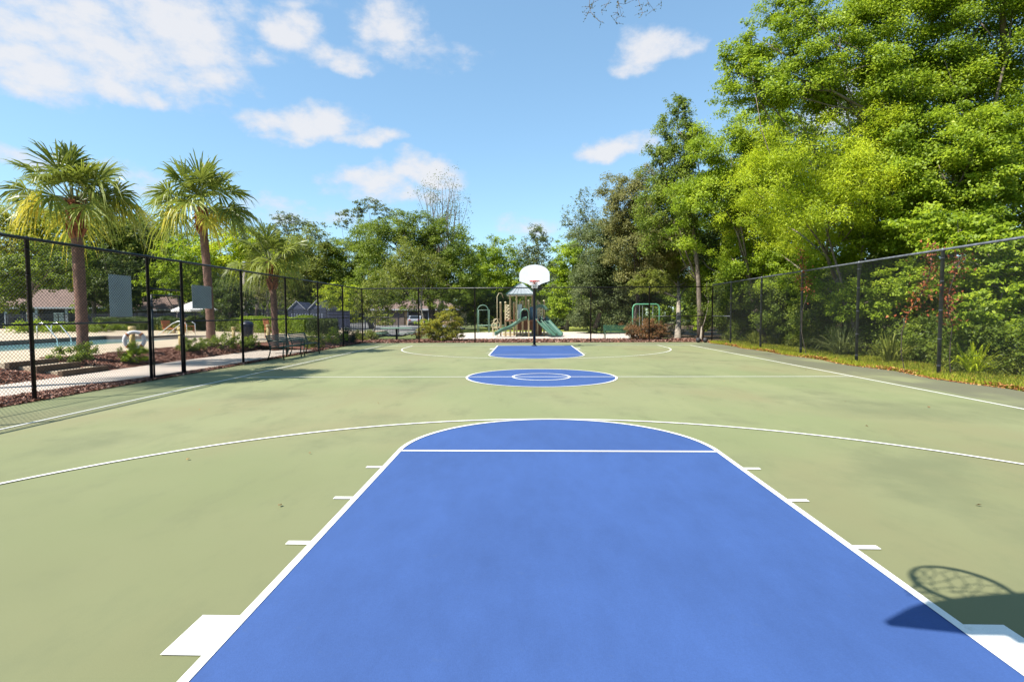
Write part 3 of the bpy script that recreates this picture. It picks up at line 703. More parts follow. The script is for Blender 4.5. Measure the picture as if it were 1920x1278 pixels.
for (x, y, lab) in [(8.70, 22.25, 'dark worn basketball lying left of its twin near the fence corner'), (9.06, 22.22, 'dark worn basketball lying right of its twin near the fence corner')]:
    bt = thing('basketball', lab, 'ball', (x, y, 0), group='basketballs by the corner')
    mb = MB(); mb.lathe([(0.135 * math.sin(PI * i / 16) + 0.001, 0.136 - 0.135 * math.cos(PI * i / 16)) for i in range(17)], (x, y, 0), 24); mb.build('ball_skin', M['rubber'], bt, smooth=True)
    sm = MB()
    for ax_ in 'XYZ': sm.ring((x, y, 0.136), 0.1345, 0.0025, 28, 4, ax_)
    sm.build('seam', M['dark'], bt)

# ------------------------------------------------------------------ benches
def bench_parts(root, Ln, m, slat=7):
    fr = MB()
    for i in range(slat): fr.box((0.0 + 0.062 * i + 0.05, 0, 0.435 + 0.018 * math.sin(i * 0.5)), (0.048, Ln, 0.022))
    fr.build('seat', m, root, local=True, bevel=0.004)
    bk = MB()
    for i in range(6): bk.box((-0.02 - 0.022 * i, 0, 0.50 + 0.066 * i), (0.02, Ln, 0.046), ry=-0.32)
    bk.build('backrest', m, root, local=True, bevel=0.004)
    for s in (-1, 1):
        y = s * (Ln / 2 - 0.05); lg = MB()
        lg.tube([(0.46, y, 0.0), (0.43, y, 0.22), (0.45, y, 0.43)], 0.022, 8); lg.tube([(-0.12, y, 0.0), (-0.03, y, 0.24), (0.0, y, 0.43), (-0.16, y, 0.86)], 0.022, 8)
        lg.tube([(0.45, y, 0.41), (0.0, y, 0.41)], 0.02, 8); lg.build('leg', m, root, smooth=True, local=True)
        ar = MB(); ar.tube([(-0.08, y, 0.66), (0.12, y, 0.67), (0.40, y, 0.655), (0.47, y, 0.60), (0.455, y, 0.43)], 0.018, 8); ar.build('armrest', m, root, smooth=True, local=True)
b1 = thing('park_bench', 'dark green slatted bench on the court edge, nearer of the two', 'bench', (-9.15, 12.62, 0), 0, 'benches inside the left fence')
bench_parts(b1, 1.5, M['benchgreen'])
dup(b1, (-9.17, 14.35, 0), 0, 'dark green slatted bench on the court edge, farther of the two')
b2 = thing('park_bench', 'green metal bench behind the far fence beside the russet shrub', 'bench', (5.05, 26.05, 0), -PI / 2)
bench_parts(b2, 1.6, M['green'])

# picnic table
pt = thing('picnic_table', 'green picnic table standing behind the far left fence corner', 'picnic table', (-8.35, 26.2, 0))
mb = MB(); mb.lathe([(0.02, 0.70), (0.95, 0.70), (0.97, 0.725), (0.95, 0.745), (0.02, 0.745)], (-8.35, 26.2, 0), 32); mb.build('table_top', M['palegreen'], pt)
for k in range(4):
    a = PI / 4 + k * PI / 2; cx, cy = -8.35 + 1.15 * math.cos(a), 26.2 + 1.15 * math.sin(a)
    mb = MB(); mb.box((cx, cy, 0.43), (0.30, 1.0, 0.03), rz=a); mb.build('seat', M['palegreen'], pt, bevel=0.008)
    mb = MB(); mb.tube([(-8.35, 26.2, 0.22), (-8.35 + 0.6 * math.cos(a), 26.2 + 0.6 * math.sin(a), 0.24), (cx, cy, 0.42)], 0.03, 8); mb.build('leg', M['benchgreen'], pt, smooth=True)
MB().tube([(-8.35, 26.2, 0), (-8.35, 26.2, 0.70)], 0.07, 12).build('pedestal', M['benchgreen'], pt, smooth=True)

# ------------------------------------------------------------------ playset
PY = 30.6; SC = (PY - CAM[1]) / FPX
def PX(px): return (px - 989) * SC - 0.33
def PZ(py): return 1.554 - (py - 588) * SC
ps = thing('playset', 'tan and green climbing playset with two slides and a peaked metal roof', 'playset', (PX(985), PY, 0))
for (px, top, dy) in [(938, 566, 0.5), (948, 566, -0.2), (957, 549, -0.3), (969, 549, -0.6), (963, 566, 1.2), (975, 565, 0.9), (980, 564, -0.3), (986, 551, 1.3), (998, 551, 1.0), (991, 563, -0.7), (1008, 563, 0.2), (1020, 563, 0.2), (1012, 566, 1.4)]:
    x = PX(px); mb = MB(); mb.lathe([(0.062, -0.1), (0.062, PZ(top) - 0.05), (0.075, PZ(top) - 0.05), (0.07, PZ(top)), (0.03, PZ(top) + 0.04)], (x, PY + dy, 0), 12); mb.build('post', M['tanpost'], ps, smooth=True)
# roof: four sided, low hip with ribs
rx, ry_, rc, zc, ze = 0.97, 1.25, PX(977), PZ(531), PZ(552); cyr = PY + 0.35
rf = MB(); e = [(rc - rx, cyr - ry_, ze), (rc + rx, cyr - ry_, ze), (rc + rx, cyr + ry_, ze), (rc - rx, cyr + ry_, ze)]
tp = [(rc - 0.12, cyr - 0.15, zc), (rc + 0.12, cyr - 0.15, zc), (rc + 0.12, cyr + 0.15, zc), (rc - 0.12, cyr + 0.15, zc)]
rf.add(e + tp + [(x, y, z - 0.05) for x, y, z in e], [(0, 1, 5, 4), (1, 2, 6, 5), (2, 3, 7, 6), (3, 0, 4, 7), (4, 5, 6, 7), (0, 8, 9, 1), (1, 9, 10, 2), (2, 10, 11, 3), (3, 11, 8, 0), (8, 11, 10, 9)])
for i in range(7):
    t = (i + 0.5) / 7
    for (a, b, c_, d_) in ((e[0], e[1], tp[0], tp[1]), (e[3], e[0], tp[3], tp[0])):
        p = Vector(a).lerp(Vector(b), t); q = Vector(c_).lerp(Vector(d_), t); rf.tube([p + Vector((0, 0, 0.012)), q + Vector((0, 0, 0.012))], 0.016, 4)
roof = rf.build('roof', M['roofmetal'], ps)
rd = MB()
for i in range(4): rd.tube([Vector(e[i]) + Vector((0, 0, 0.02)), Vector(tp[i]) + Vector((0, 0, 0.03))], 0.035, 6); rd.tube([Vector(e[i]), Vector(e[(i + 1) % 4])], 0.025, 6)
rd.build('ridge_trim', M['slidedark'], roof)
# decks
mb = MB(); mb.box((PX(964), PY + 0.35, 1.10), (1.25, 1.7, 0.08)); mb.box((PX(996), PY + 0.2, 1.10), (1.0, 1.7, 0.078)); mb.build('platform', M['brownpl'], ps)
mb = MB(); mb.box((PX(988), PY + 0.55, 0.72), (1.4, 0.04, 0.62)); mb.box((PX(1010), PY + 0.9, 0.5), (0.5, 0.04, 0.9)); mb.build('kick_panel', M['brownpl'], ps)
# tan climbing panel with cut-outs
def cut_panel(name, x, y, z, w, h, m, holes=3):
    mb = MB(); mb.box((x - w / 2 + 0.03, y, z), (0.06, 0.05, h)); mb.box((x + w / 2 - 0.03, y, z), (0.06, 0.05, h))
    n_ = holes + 1
    for i in range(n_ + 1): mb.box((x, y, z - h / 2 + 0.03 + (h - 0.06) * i / n_), (w - 0.125, 0.046, 0.07))
    for i in range(n_): mb.tube([(x - w * 0.3, y, z - h / 2 + (h) * (i + 0.2) / n_), (x + w * 0.3, y, z - h / 2 + h * (i + 0.8) / n_)], 0.03, 6)
    return mb.build(name, m, ps, bevel=0.008)
cut_panel('climbing_panel', PX(952.5), PY - 0.26, (PZ(571) + PZ(602)) / 2, 0.40, PZ(571) - PZ(602), M['tan'], 4)
cut_panel('climbing_panel', PX(1012), PY - 0.10, (PZ(574) + PZ(598)) / 2, 0.42, PZ(574) - PZ(598), M['tan'], 3)
# white enclosure and green hooded slide mouth
wp = MB(); wp.box((PX(974), PY - 0.45, (PZ(570) + PZ(600)) / 2), (0.36, 0.05, PZ(570) - PZ(600))); wp.build('side_panel', M['whitepl'], ps, bevel=0.02)
hx, hy, hr = PX(984), PY - 0.75, 0.40
hd = MB(); n_ = 14; vs = []; fs = []
for j, (yo, rr) in enumerate(((-0.42, hr * 0.88), (-0.36, hr), (0.38, hr), (0.38, hr - 0.06), (-0.34, hr - 0.06), (-0.42, hr * 0.88 - 0.05))):
    for i in range(n_ + 1):
        a = PI * i / n_; vs.append((hx + rr * 0.82 * math.cos(a), hy + yo, 1.52 + rr * 1.05 * math.sin(a)))
    vs += [(hx - rr * 0.82, hy + yo, 1.12), (hx + rr * 0.82, hy + yo, 1.12)]
nn_ = n_ + 3
for j in range(6):
    for i in range(nn_ - 1 if True else 0):
        if i == n_ + 1: continue
        a = j * nn_ + i; b_ = ((j + 1) % 6) * nn_ + i
        fs.append((a, a + 1, b_ + 1, b_)) if i < n_ + 0 else (fs.append((j * nn_ + n_, j * nn_ + n_ + 1, ((j + 1) % 6) * nn_ + n_ + 1, ((j + 1) % 6) * nn_ + n_)) if i == n_ else None)
    fs.append((j * nn_ + 0, ((j + 1) % 6) * nn_ + 0, ((j + 1) % 6) * nn_ + n_ + 2, j * nn_ + n_ + 2))
hd.add(vs, fs); hood = hd.build('slide_hood', M['slide'], ps, smooth=True)
MB().box((hx, hy + 0.30, 1.47), (0.50, 0.03, 0.62)).build('hood_opening', M['dark'], hood)
# slides: U-shaped chutes swept along a profile
def chute(name, path, w, lip, m):
    mb = MB(); prev = None; vs = []; fs = []
    for i, p in enumerate(path):
        p = Vector(p); a = Vector(path[max(0, i - 1)]); b = Vector(path[min(len(path) - 1, i + 1)]); d = (b - a); d.z = 0; d.normalize(); s = Vector((-d.y, d.x, 0))
        prof = [(-w / 2 - 0.04, lip - 0.03), (-w / 2 - 0.03, lip), (-w / 2, lip), (-w / 2 + 0.05, 0.05), (-w / 4, 0), (w / 4, 0), (w / 2 - 0.05, 0.05), (w / 2, lip), (w / 2 + 0.03, lip), (w / 2 + 0.04, lip - 0.03), (w / 2, -0.03), (0, -0.06), (-w / 2, -0.03)]
        vs += [p + s * u + Vector((0, 0, v)) for u, v in prof]
    k = len(prof)
    for i in range(len(path) - 1):
        for j in range(k): fs.append((i * k + j, i * k + (j + 1) % k, (i + 1) * k + (j + 1) % k, (i + 1) * k + j))
    fs.append(tuple(range(k))); fs.append(tuple(range(len(path) * k - 1, (len(path) - 1) * k - 1, -1)))
    mb.add(vs, fs); return mb.build(name, m, ps, smooth=True)
x0, x1 = PX(986), PX(930); pw = []
for i in range(17):
    t = i / 16; z = 1.10 * (1 - t) ** 0.95 + 0.10 + 0.055 * math.sin(t * 9.5)
    if t > 0.9: z = max(z, 0.17)
    pw.append((x0 + (x1 - x0) * t, PY - 0.75 - 0.45 * t, z))
chute('wave_slide', pw, 0.52, 0.19, M['slide'])
for off_, nm in ((0.0, 'slide'), (0.56, 'slide')):
    xs0, xs1 = PX(1006) + off_ * 0.85, PX(1036) + off_ * 0.72; pp = []
    for i in range(13):
        t = i / 12; z = 1.12 * (1 - t) ** 1.12 + 0.14; pp.append((xs0 + (xs1 - xs0) * t, PY - 0.15 - 1.5 * t + off_ * 0.25, z))
    chute(nm, pp, 0.50, 0.16, M['slide'])
# arch cap over the double slide, dark side bubbles
mb = MB()
for k in range(3): mb.ring((PX(1013), PY - 0.12, 1.62 + 0.0), 0.40 + 0.075 * k, 0.036, 20, 8, 'Y', 0.45, PI - 0.45)
mb.build('arch_cap', M['palegreen'], ps, smooth=True)
mb = MB(); mb.lathe([(0.14 * math.sin(PI * i / 8) + 0.002, 1.15 - 0.14 * math.cos(PI * i / 8)) for i in range(9)], (PX(1009), PY - 0.45, 0), 14); mb.build('grip', M['dark'], ps, smooth=True)
mb = MB(); mb.lathe([(0.14 * math.sin(PI * i / 8) + 0.002, 1.18 - 0.14 * math.cos(PI * i / 8)) for i in range(9)], (PX(1020), PY - 0.45, 0), 14); mb.build('grip', M['dark'], ps, smooth=True)
mb = MB(); mb.lathe([(0.30, 1.05), (0.34, 1.2), (0.34, 1.85), (0.28, 2.0), (0.1, 2.06)], (PX(1000), PY + 0.1, 0), 18); mb.build('tube_panel', M['bluegrey'], ps, smooth=True)
# loop climber left of the tower
mb = MB()
for (px, zz, r) in ((929, 1.05, 0.17), (926, 0.75, 0.19), (932, 0.80, 0.18), (928, 0.45, 0.2), (934, 0.45, 0.18)): mb.ring((PX(px), PY + 0.2, zz), r, 0.02, 18, 6, 'Y')
mb.tube([(PX(924), PY + 0.2, 0), (PX(924), PY + 0.2, 0.9), (PX(929), PY + 0.2, 1.22), (PX(938), PY + 0.3, 1.2)], 0.025, 7)
mb.tube([(PX(932), PY + 0.2, 0), (PX(932), PY + 0.2, 2.75), (PX(935), PY + 0.3, 3.0), (PX(940), PY + 0.5, 3.0), (PX(943), PY + 0.6, 2.7)], 0.022, 7)
mb.build('loop_climber', M['tanpost'], ps, smooth=True)
# edging timbers round the playset foot
mb = MB()
for (a, b) in ((940, 1000), (1003, 1046)):
    mb.box(((PX(a) + PX(b)) / 2, PY + 1.6, 0.10), (PX(b) - PX(a), 0.14, 0.2))
mb.build('base_timber', M['tan'], ps)

# green arch climber and swing frame
ac = thing('climbing_arch', 'slim green arch climber standing left of the playset', 'climbing frame', (-4.3, 38.0, 0))
for k, xo in enumerate((0.0,)):
    mb = MB(); c_ = PX(0) * 0 - 4.02; r_ = 0.45
    pts = [(c_ - r_, 37.8, 0), (c_ - r_, 37.8, 1.75)] + [(c_ + r_ * math.cos(PI - PI * i / 10), 37.8, 1.85 + r_ * math.sin(PI - PI * i / 10)) for i in range(11)] + [(c_ + r_, 37.8, 1.75), (c_ + r_, 37.8, 0)]
    mb.tube(pts, 0.032, 8); mb.build('arch', M['palegreen'], ac, smooth=True)
mb = MB(); mb.tube([(c_ - r_, 37.8, 0.75), (c_ - r_, 38.9, 0.75)], 0.03, 6); mb.tube([(c_ + r_, 37.8, 1.0), (c_ + r_, 38.9, 1.0)], 0.03, 6); mb.tube([(c_ - r_, 37.8, 0.62), (c_ + 1.8, 37.9, 0.62)], 0.04, 6); mb.build('rung', M['palegreen'], ac, smooth=True)
mb = MB(); mb.tube([(c_ - r_, 38.9, 0), (c_ - r_, 38.9, 1.9), (c_ + r_, 38.9, 1.9), (c_ + r_, 38.9, 0)], 0.04, 8); mb.build('rear_arch', M['palegreen'], ac, smooth=True)
M['swinggreen'] = mat('green_tube_paint', (0.10, 0.30, 0.17), 0.4, 0.1, 8)
YS = 26.9; ss = (YS - CAM[1]) / FPX
def SX(px): return (px - 989) * ss - 0.33
def SZ(py): return 1.554 - (py - 588) * ss
sw = thing('swing_frame', 'green tubular swing frame rising behind the russet shrub', 'swing', (SX(1209), YS, 0))
for (dy, nm) in ((0, 'front_bow'),):
    mb = MB(); a, b_, zt = SX(1185), SX(1234), SZ(571)
    mb.tube([(a, YS, -0.05), (a, YS, zt - 0.22), (a + 0.07, YS, zt - 0.06), (a + 0.2, YS, zt), (b_ - 0.2, YS, zt), (b_ - 0.07, YS, zt - 0.06), (b_, YS, zt - 0.22), (b_, YS, -0.05)], 0.045, 10); mb.build(nm, M['swinggreen'], sw, smooth=True)
mb = MB()
for px in (1197, 1203, 1215, 1222): mb.tube([(SX(px), YS, zt), (SX(px), YS - 0.05, 0.55)], 0.008, 5)
mb.build('chain', M['steel'], sw)
for px in (1200, 1218.5): MB().box((SX(px), YS - 0.05, 0.54), (0.34, 0.18, 0.05)).build('seat', M['rubber'], sw, bevel=0.01)

# ------------------------------------------------------------------ pool side
for i, (x0_, x1_, z1_, lab) in enumerate([(-12.45, -12.0, 0.17, 'lowest timber edged step beside the path'), (-12.95, -12.45, 0.31, 'middle timber edged step in the mulch bed'), (-13.55, -12.95, 0.42, 'topmost timber edged step at the pool deck')]):
    y0_, y1_ = ((6.95, 8.35), (6.75, 7.95), (6.55, 7.85))[i]
    st = thing('step', lab, 'step', (x1_, (y0_ + y1_) / 2, 0), group='timber steps to the pool deck')
    MB().box(((x0_ + x1_ - 0.12) / 2, (y0_ + y1_) / 2, z1_ / 2 - 0.01), (x1_ - x0_ - 0.12, y1_ - y0_, z1_ + 0.002)).build('tread', M['deck'], st)
    MB().box((x1_ - 0.05, (y0_ + y1_) / 2, z1_ / 2), (0.13, y1_ - y0_ + 0.06, z1_ + 0.012)).build('riser_timber', M['timber'], st, bevel=0.01)
def bollard(lab, x, y, h, r=0.075):
    b = thing('bollard', lab, 'bollard', (x, y, 0.34), group='yellow posts along the pool deck')
    MB().lathe([(r, 0.30), (r, 0.34 + h - 0.14)], (x, y, 0), 14).build('shaft', M['bollard'], b, smooth=True)
    MB().lathe([(r * 1.1, 0.34 + h - 0.14), (r * 1.35, 0.34 + h - 0.11), (r * 1.35, 0.34 + h - 0.02), (r * 1.0, 0.34 + h)], (x, y, 0), 14).build('cap', M['bollard'], b, smooth=True)
    return b
bollard('yellow post seen through the gate beside the handrails', -13.55, 13.8, 0.78)
bollard('yellow post beside the blue bin and second palm', -14.6, 19.3, 0.66)
bollard('yellow post in front of the long hedge and orange chair', -12.05, 17.6, 0.80, 0.07)
lp = bollard('short yellow post carrying the white life ring', -13.55, 11.35, 0.86, 0.085)
lr = thing('life_ring', 'white life ring hanging on a yellow post by the pool', 'life ring', (-13.42, 11.30, 0.75))
rg = MB(); ang = 0.65; c_ = Vector((-13.40, 11.24, 0.74)); uu = Vector((math.cos(ang), math.sin(ang), 0)); vv = Vector((0, 0, 1))
pts = [c_ + uu * (0.27 * math.cos(2 * PI * i / 28)) + vv * (0.27 * math.sin(2 * PI * i / 28)) for i in range(30)]
rg.tube(pts, 0.062, 10, caps=False); rgo = rg.build('ring', M['white'], lr, smooth=True)
for k in range(4):
    rb = MB()
    a = PI / 4 + k * PI / 2; p = c_ + uu * (0.27 * math.cos(a)) + vv * (0.27 * math.sin(a)); t_ = (-uu * math.sin(a) + vv * math.cos(a)) * 0.03
    rb.tube([p - t_, p + t_], 0.066, 10); rb.build('band', M['orange'], rgo, smooth=True)
# ladder and stair rails of the pool
def rail_pair(name, lab, x, y, dx, h, gap, cat):
    r_ = thing(name, lab, cat, (x, y, 0.36))
    for s in (0, 1):
        mb = MB(); yy_ = y + s * gap
        mb.tube([(x, yy_, 0.3), (x, yy_, 0.36 + h * 0.8), (x + dx * 0.12, yy_, 0.36 + h * 0.97), (x + dx * 0.3, yy_, 0.36 + h), (x + dx * 0.5, yy_, 0.36 + h * 0.85), (x + dx, yy_, 0.36 + h * 0.1), (x + dx * 1.02, yy_, 0.1)], 0.024, 8); mb.build('rail', M['steel'], r_, smooth=True)
    if cat == 'ladder':
        for zz_ in (0.12, -0.1): MB().box((x + dx, y + gap / 2, zz_), (0.08, gap, 0.03)).build('tread', M['white'], r_)
    return r_
rail_pair('pool_ladder', 'curved white pool ladder at the left end of the pool', -24.7, 19.6, 1.0, 0.85, 0.8, 'ladder')
rail_pair('pool_handrail', 'sloping pale handrails seen through the gate', -20.4, 24.6, -1.7, 0.85, 0.8, 'handrail')
# umbrella table
um = thing('patio_umbrella', 'cream square patio umbrella behind the pool, seen through the gate', 'umbrella', (-26.2, 34.5, 0.36))
MB().tube([(-26.2, 34.5, 0.34), (-26.2, 34.5, 2.62)], 0.03, 8).build('pole', M['black'], um)
mb = MB(); n_ = 8; top = (-26.2, 34.5, 2.72); rim_ = [(-26.2 + 1.62 * math.cos(2 * PI * (k + .5) / n_), 34.5 + 1.62 * math.sin(2 * PI * (k + .5) / n_), 1.98) for k in range(n_)]
mb.add([top] + rim_ + [(x, y, z - 0.14) for x, y, z in rim_], [(0, 1 + k, 1 + (k + 1) % n_) for k in range(n_)] + [(1 + k, 1 + n_ + k, 1 + n_ + (k + 1) % n_, 1 + (k + 1) % n_) for k in range(n_)]); mb.build('canopy', M['canvas'], um)
mb = MB(); [mb.tube([(-26.2, 34.5, 2.3), Vector(r__) - Vector((0, 0, 0.03))], 0.012, 5) for r__ in rim_]; mb.build('rib', M['black'], um)
# chairs
def chair(lab, x, y, rz, z0=0.36, low=False, group=None):
    c = thing('lounge_chair' if low else 'patio_chair', lab, 'chair', (x, y, z0), rz, group)
    sh = 0.30 if low else 0.45; wd = 0.62 if low else 0.50
    MB().box((0, 0, sh), (wd, 0.55 if not low else 1.2, 0.05)).build('seat', M['orange'], c, local=True, bevel=0.01)
    mb = MB()
    for i in range(5): mb.box((-wd / 2 + wd * (i + 0.5) / 5, 0.28 if not low else 0.66, sh + 0.28), (wd / 5 - 0.02, 0.035, 0.56), rx=-0.25)
    mb.box((0, 0.30 if not low else 0.72, sh + 0.50), (wd, 0.03, 0.05), rx=-0.25); mb.build('backrest', M['orange'], c, local=True)
    for sx_ in (-1, 1):
        for sy_ in (-1, 1): MB().tube([(sx_ * wd * 0.44, sy_ * (0.24 if not low else 0.55), 0), (sx_ * wd * 0.44, sy_ * (0.24 if not low else 0.5), sh)], 0.02, 6).build('leg', M['orange'], c, local=True)
    return c
chair('orange patio chair standing before the hedge near the third palm', -13.75, 21.4, 2.6)
chair('orange reclining lounger by the umbrella, seen through the gate', -24.6, 29.5, 1.2, low=True)
chair('upright orange chair next to the reclining lounger', -23.8, 30.1, 2.3)
bn = thing('litter_bin', 'dark blue bin with rounded lid behind the second palm', 'bin', (-14.35, 20.1, 0.36))
MB().lathe([(0.24, 0.36), (0.29, 1.0), (0.29, 1.05)], (-14.35, 20.1, 0), 20).build('bin_body', M['binblue'], bn, smooth=True)
MB().lathe([(0.31, 1.05), (0.31, 1.10), (0.22, 1.22), (0.06, 1.27)], (-14.35, 20.1, 0), 20).build('lid', M['binblue'], bn, smooth=True)

# picket fence with screen cloth
def picket(lab, A, Bp, z0, z1, step=0.11, posts=2.4, screen=None):
    r_ = thing('picket_fence', lab, 'fence', (A[0], A[1], 0)); a = Vector((*A, 0)); ax_ = Vector((*Bp, 0)) - a; Ln = ax_.length; ax_.normalize(); an = math.atan2(ax_.y, ax_.x)
    mb = MB(); x = 0.0
    while x < Ln:
        p = a + ax_ * x; mb.box((p.x, p.y, (z0 + z1) / 2), (0.018, 0.018, z1 - z0), rz=an); mb.add([(p.x - .009, p.y - .009, z1), (p.x + .009, p.y - .009, z1), (p.x + .009, p.y + .009, z1), (p.x - .009, p.y + .009, z1), (p.x, p.y, z1 + .05)], [(0, 1, 4), (1, 2, 4), (2, 3, 4), (3, 0, 4)]); x += step
    mb.build('pickets', M['picket'], r_)
    for z in (z0 + 0.12, z1 - 0.28, z1 - 0.10): m_ = MB(); q = a + ax_ * Ln / 2; m_.box((q.x, q.y, z), (Ln, 0.032, 0.035), rz=an); m_.build('rail', M['picket'], r_)
    x = 0.0
    while x <= Ln + 0.01: p = a + ax_ * x; MB().box((p.x, p.y, (z1 + z0) / 2), (0.062, 0.064, z1 - z0 + 0.1), rz=an).build('post', M['picket'], r_); x += posts
    if screen:
        q = a + ax_ * (screen[0] + screen[1]) / 2; MB().box((q.x, q.y, (screen[2] + screen[3]) / 2), (screen[1] - screen[0], 0.012, screen[3] - screen[2]), rz=an).build('screen_cloth', M['navy'], r_)
    return r_
picket('dark picket fence behind the long hedge and third palm', (-22.0, 34.8), (-13.1, 27.2), 0.3, 1.95)
picket('dark picket fence hung with navy screen cloth', (-13.0, 27.1), (-10.5, 27.3), 0.2, 1.85, screen=(0.1, 1.45, 0.72, 1.80))
picket('low dark picket fence beside the crape myrtle', (-11.4, 29.2), (-8.9, 29.4), 0.1, 1.62)
picket('dark picket fence along the far left side of the pool', (-50, 43.0), (-22.2, 35.0), 0.3, 1.75)

# ------------------------------------------------------------------ buildings
def house(name, lab, c, w, d, h, rise, wall, roofm, rz=0.0, over=0.5, hip=True, cat='house'):
    r_ = thing(name, lab, cat, c, rz)
    MB().box((0, 0, h / 2), (w, d, h)).build('wall', M[wall], r_, local=True)
    mb = MB(); a, b_ = w / 2 + over, d / 2 + over; rl = max(0.3, a - b_) if hip else a
    e_ = [(-a, -b_, h), (a, -b_, h), (a, b_, h), (-a, b_, h)]; t_ = [(-rl, 0, h + rise), (rl, 0, h + rise)]
    mb.add(e_ + t_ + [(x, y, z - 0.18) for x, y, z in e_], [(0, 1, 5, 4), (1, 2, 5), (2, 3, 4, 5), (3, 0, 4), (0, 6, 7, 1), (1, 7, 8, 2), (2, 8, 9, 3), (3, 9, 6, 0), (6, 9, 8, 7)])
    mb.build('roof', M[roofm], r_, local=True)
    fa = MB()
    for s in (-1, 1): fa.box((0, s * (b_ + 0.012), h - 0.09), (2 * a, 0.022, 0.2)); fa.box((s * (a + 0.012), 0, h - 0.09), (0.022, 2 * b_ + 0.04, 0.2))
    fa.build('fascia', M['trim'], r_, local=True)
    return r_
def win(r_, x, y, z, w, h, m='glass', name='window'):
    f = MB(); t = 0.08
    f.box((x, y, z + h / 2 + t / 2), (w + 2 * t, 0.08, t)); f.box((x, y, z - h / 2 - t / 2), (w + 2 * t, 0.08, t))
    for s in (-1, 1): f.box((x + s * (w / 2 + t / 2), y, z), (t, 0.08, h))
    fo = f.build(name, M['trim'], r_, local=True); MB().box((x, y + 0.01, z), (w, 0.03, h)).build('pane', M[m], fo, local=True)
# tan house with garage
hx_ = -16.5; hs = house('house', 'tan stucco house with an open garage beyond the far fence', (hx_, 76, 0), 12.5, 9, 2.35, 1.7, 'tanwall', 'shingle', 0, 0.6)
gd = MB(); gd.box((0.1, -4.53, 1.03), (2.9, 0.10, 2.06)); gdo = gd.build('garage_opening', M['dark'], hs, local=True)
fr_ = MB(); fr_.box((0.1, -4.58, 2.14), (3.2, 0.09, 0.16)); [fr_.box((0.1 + s * 1.53, -4.58, 1.03), (0.15, 0.09, 2.06)) for s in (-1, 1)]; fr_.build('garage_frame', M['trim'], hs, local=True)
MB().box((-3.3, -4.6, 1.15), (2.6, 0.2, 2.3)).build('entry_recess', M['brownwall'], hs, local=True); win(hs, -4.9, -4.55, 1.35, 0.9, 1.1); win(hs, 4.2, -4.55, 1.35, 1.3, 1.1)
# car
cx_, cy_ = -16.2, 68.6
cr_ = thing('parked_car', 'silver car parked in front of the open garage', 'car', (cx_, cy_, 0), 0.12)
bd_ = MB(); prof = [(-2.1, 0.32), (-2.15, 0.75), (-1.9, 0.92), (-1.35, 0.96), (-0.75, 1.38), (0.75, 1.40), (1.45, 1.0), (2.0, 0.9), (2.15, 0.65), (2.1, 0.32)]
bd_.prism(prof, 'X', -0.86, 0.86); bd_.build('body', M['carpaint'], cr_, local=True, bevel=0.06)
gl = MB(); gl.add([(-0.68, -1.362, 1.0), (0.68, -1.362, 1.0), (0.58, -0.80, 1.36), (-0.58, -0.80, 1.36)], [(0, 1, 2, 3)])
for v_ in range(4): gl.v[v_] = (gl.v[v_][0], gl.v[v_][1] - 0.012, gl.v[v_][2] + 0.012)
gl.build('rear_window', M['glass'], cr_, local=True)
sg = MB(); [sg.box((s * 0.868, 0, 1.15), (0.014, 1.7, 0.28)) for s in (-1, 1)]; sg.build('side_window', M['glass'], cr_, local=True)
for s in (-1, 1):
    for yy_ in (-1.3, 1.3):
        w_ = MB(); w_.lathe([(0.31, -0.1), (0.33, -0.06), (0.33, 0.06), (0.31, 0.1)], (0, 0, 0), 18); w_.v = [(s * 0.80 + v[2], yy_ + v[0], 0.33 + v[1]) for v in w_.v]; wo_ = w_.build('wheel', M['rubber'], cr_, local=True)
    MB().box((s * 0.62, -2.15, 0.78), (0.28, 0.05, 0.12)).build('tail_light', M['rimred'], cr_, local=True)
MB().box((0, -2.17, 0.45), (1.5, 0.06, 0.16)).build('bumper', M['rubber'], cr_, local=True, bevel=0.02)
# pool house far left
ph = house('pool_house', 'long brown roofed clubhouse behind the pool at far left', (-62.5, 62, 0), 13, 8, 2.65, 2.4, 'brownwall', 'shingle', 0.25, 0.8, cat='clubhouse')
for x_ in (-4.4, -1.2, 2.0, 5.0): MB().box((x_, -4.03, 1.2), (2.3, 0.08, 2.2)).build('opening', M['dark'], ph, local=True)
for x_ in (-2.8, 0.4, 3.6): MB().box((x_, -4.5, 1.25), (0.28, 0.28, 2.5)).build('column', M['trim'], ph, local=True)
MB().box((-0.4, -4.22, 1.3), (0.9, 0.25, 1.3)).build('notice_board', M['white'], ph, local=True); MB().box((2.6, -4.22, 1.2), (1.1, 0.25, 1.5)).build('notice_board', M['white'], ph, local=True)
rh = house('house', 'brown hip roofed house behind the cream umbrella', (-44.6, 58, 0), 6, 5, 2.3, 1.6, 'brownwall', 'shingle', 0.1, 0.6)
win(rh, -1.4, -2.55, 1.3, 1.1, 1.1); win(rh, 1.5, -2.55, 1.3, 1.1, 1.1)
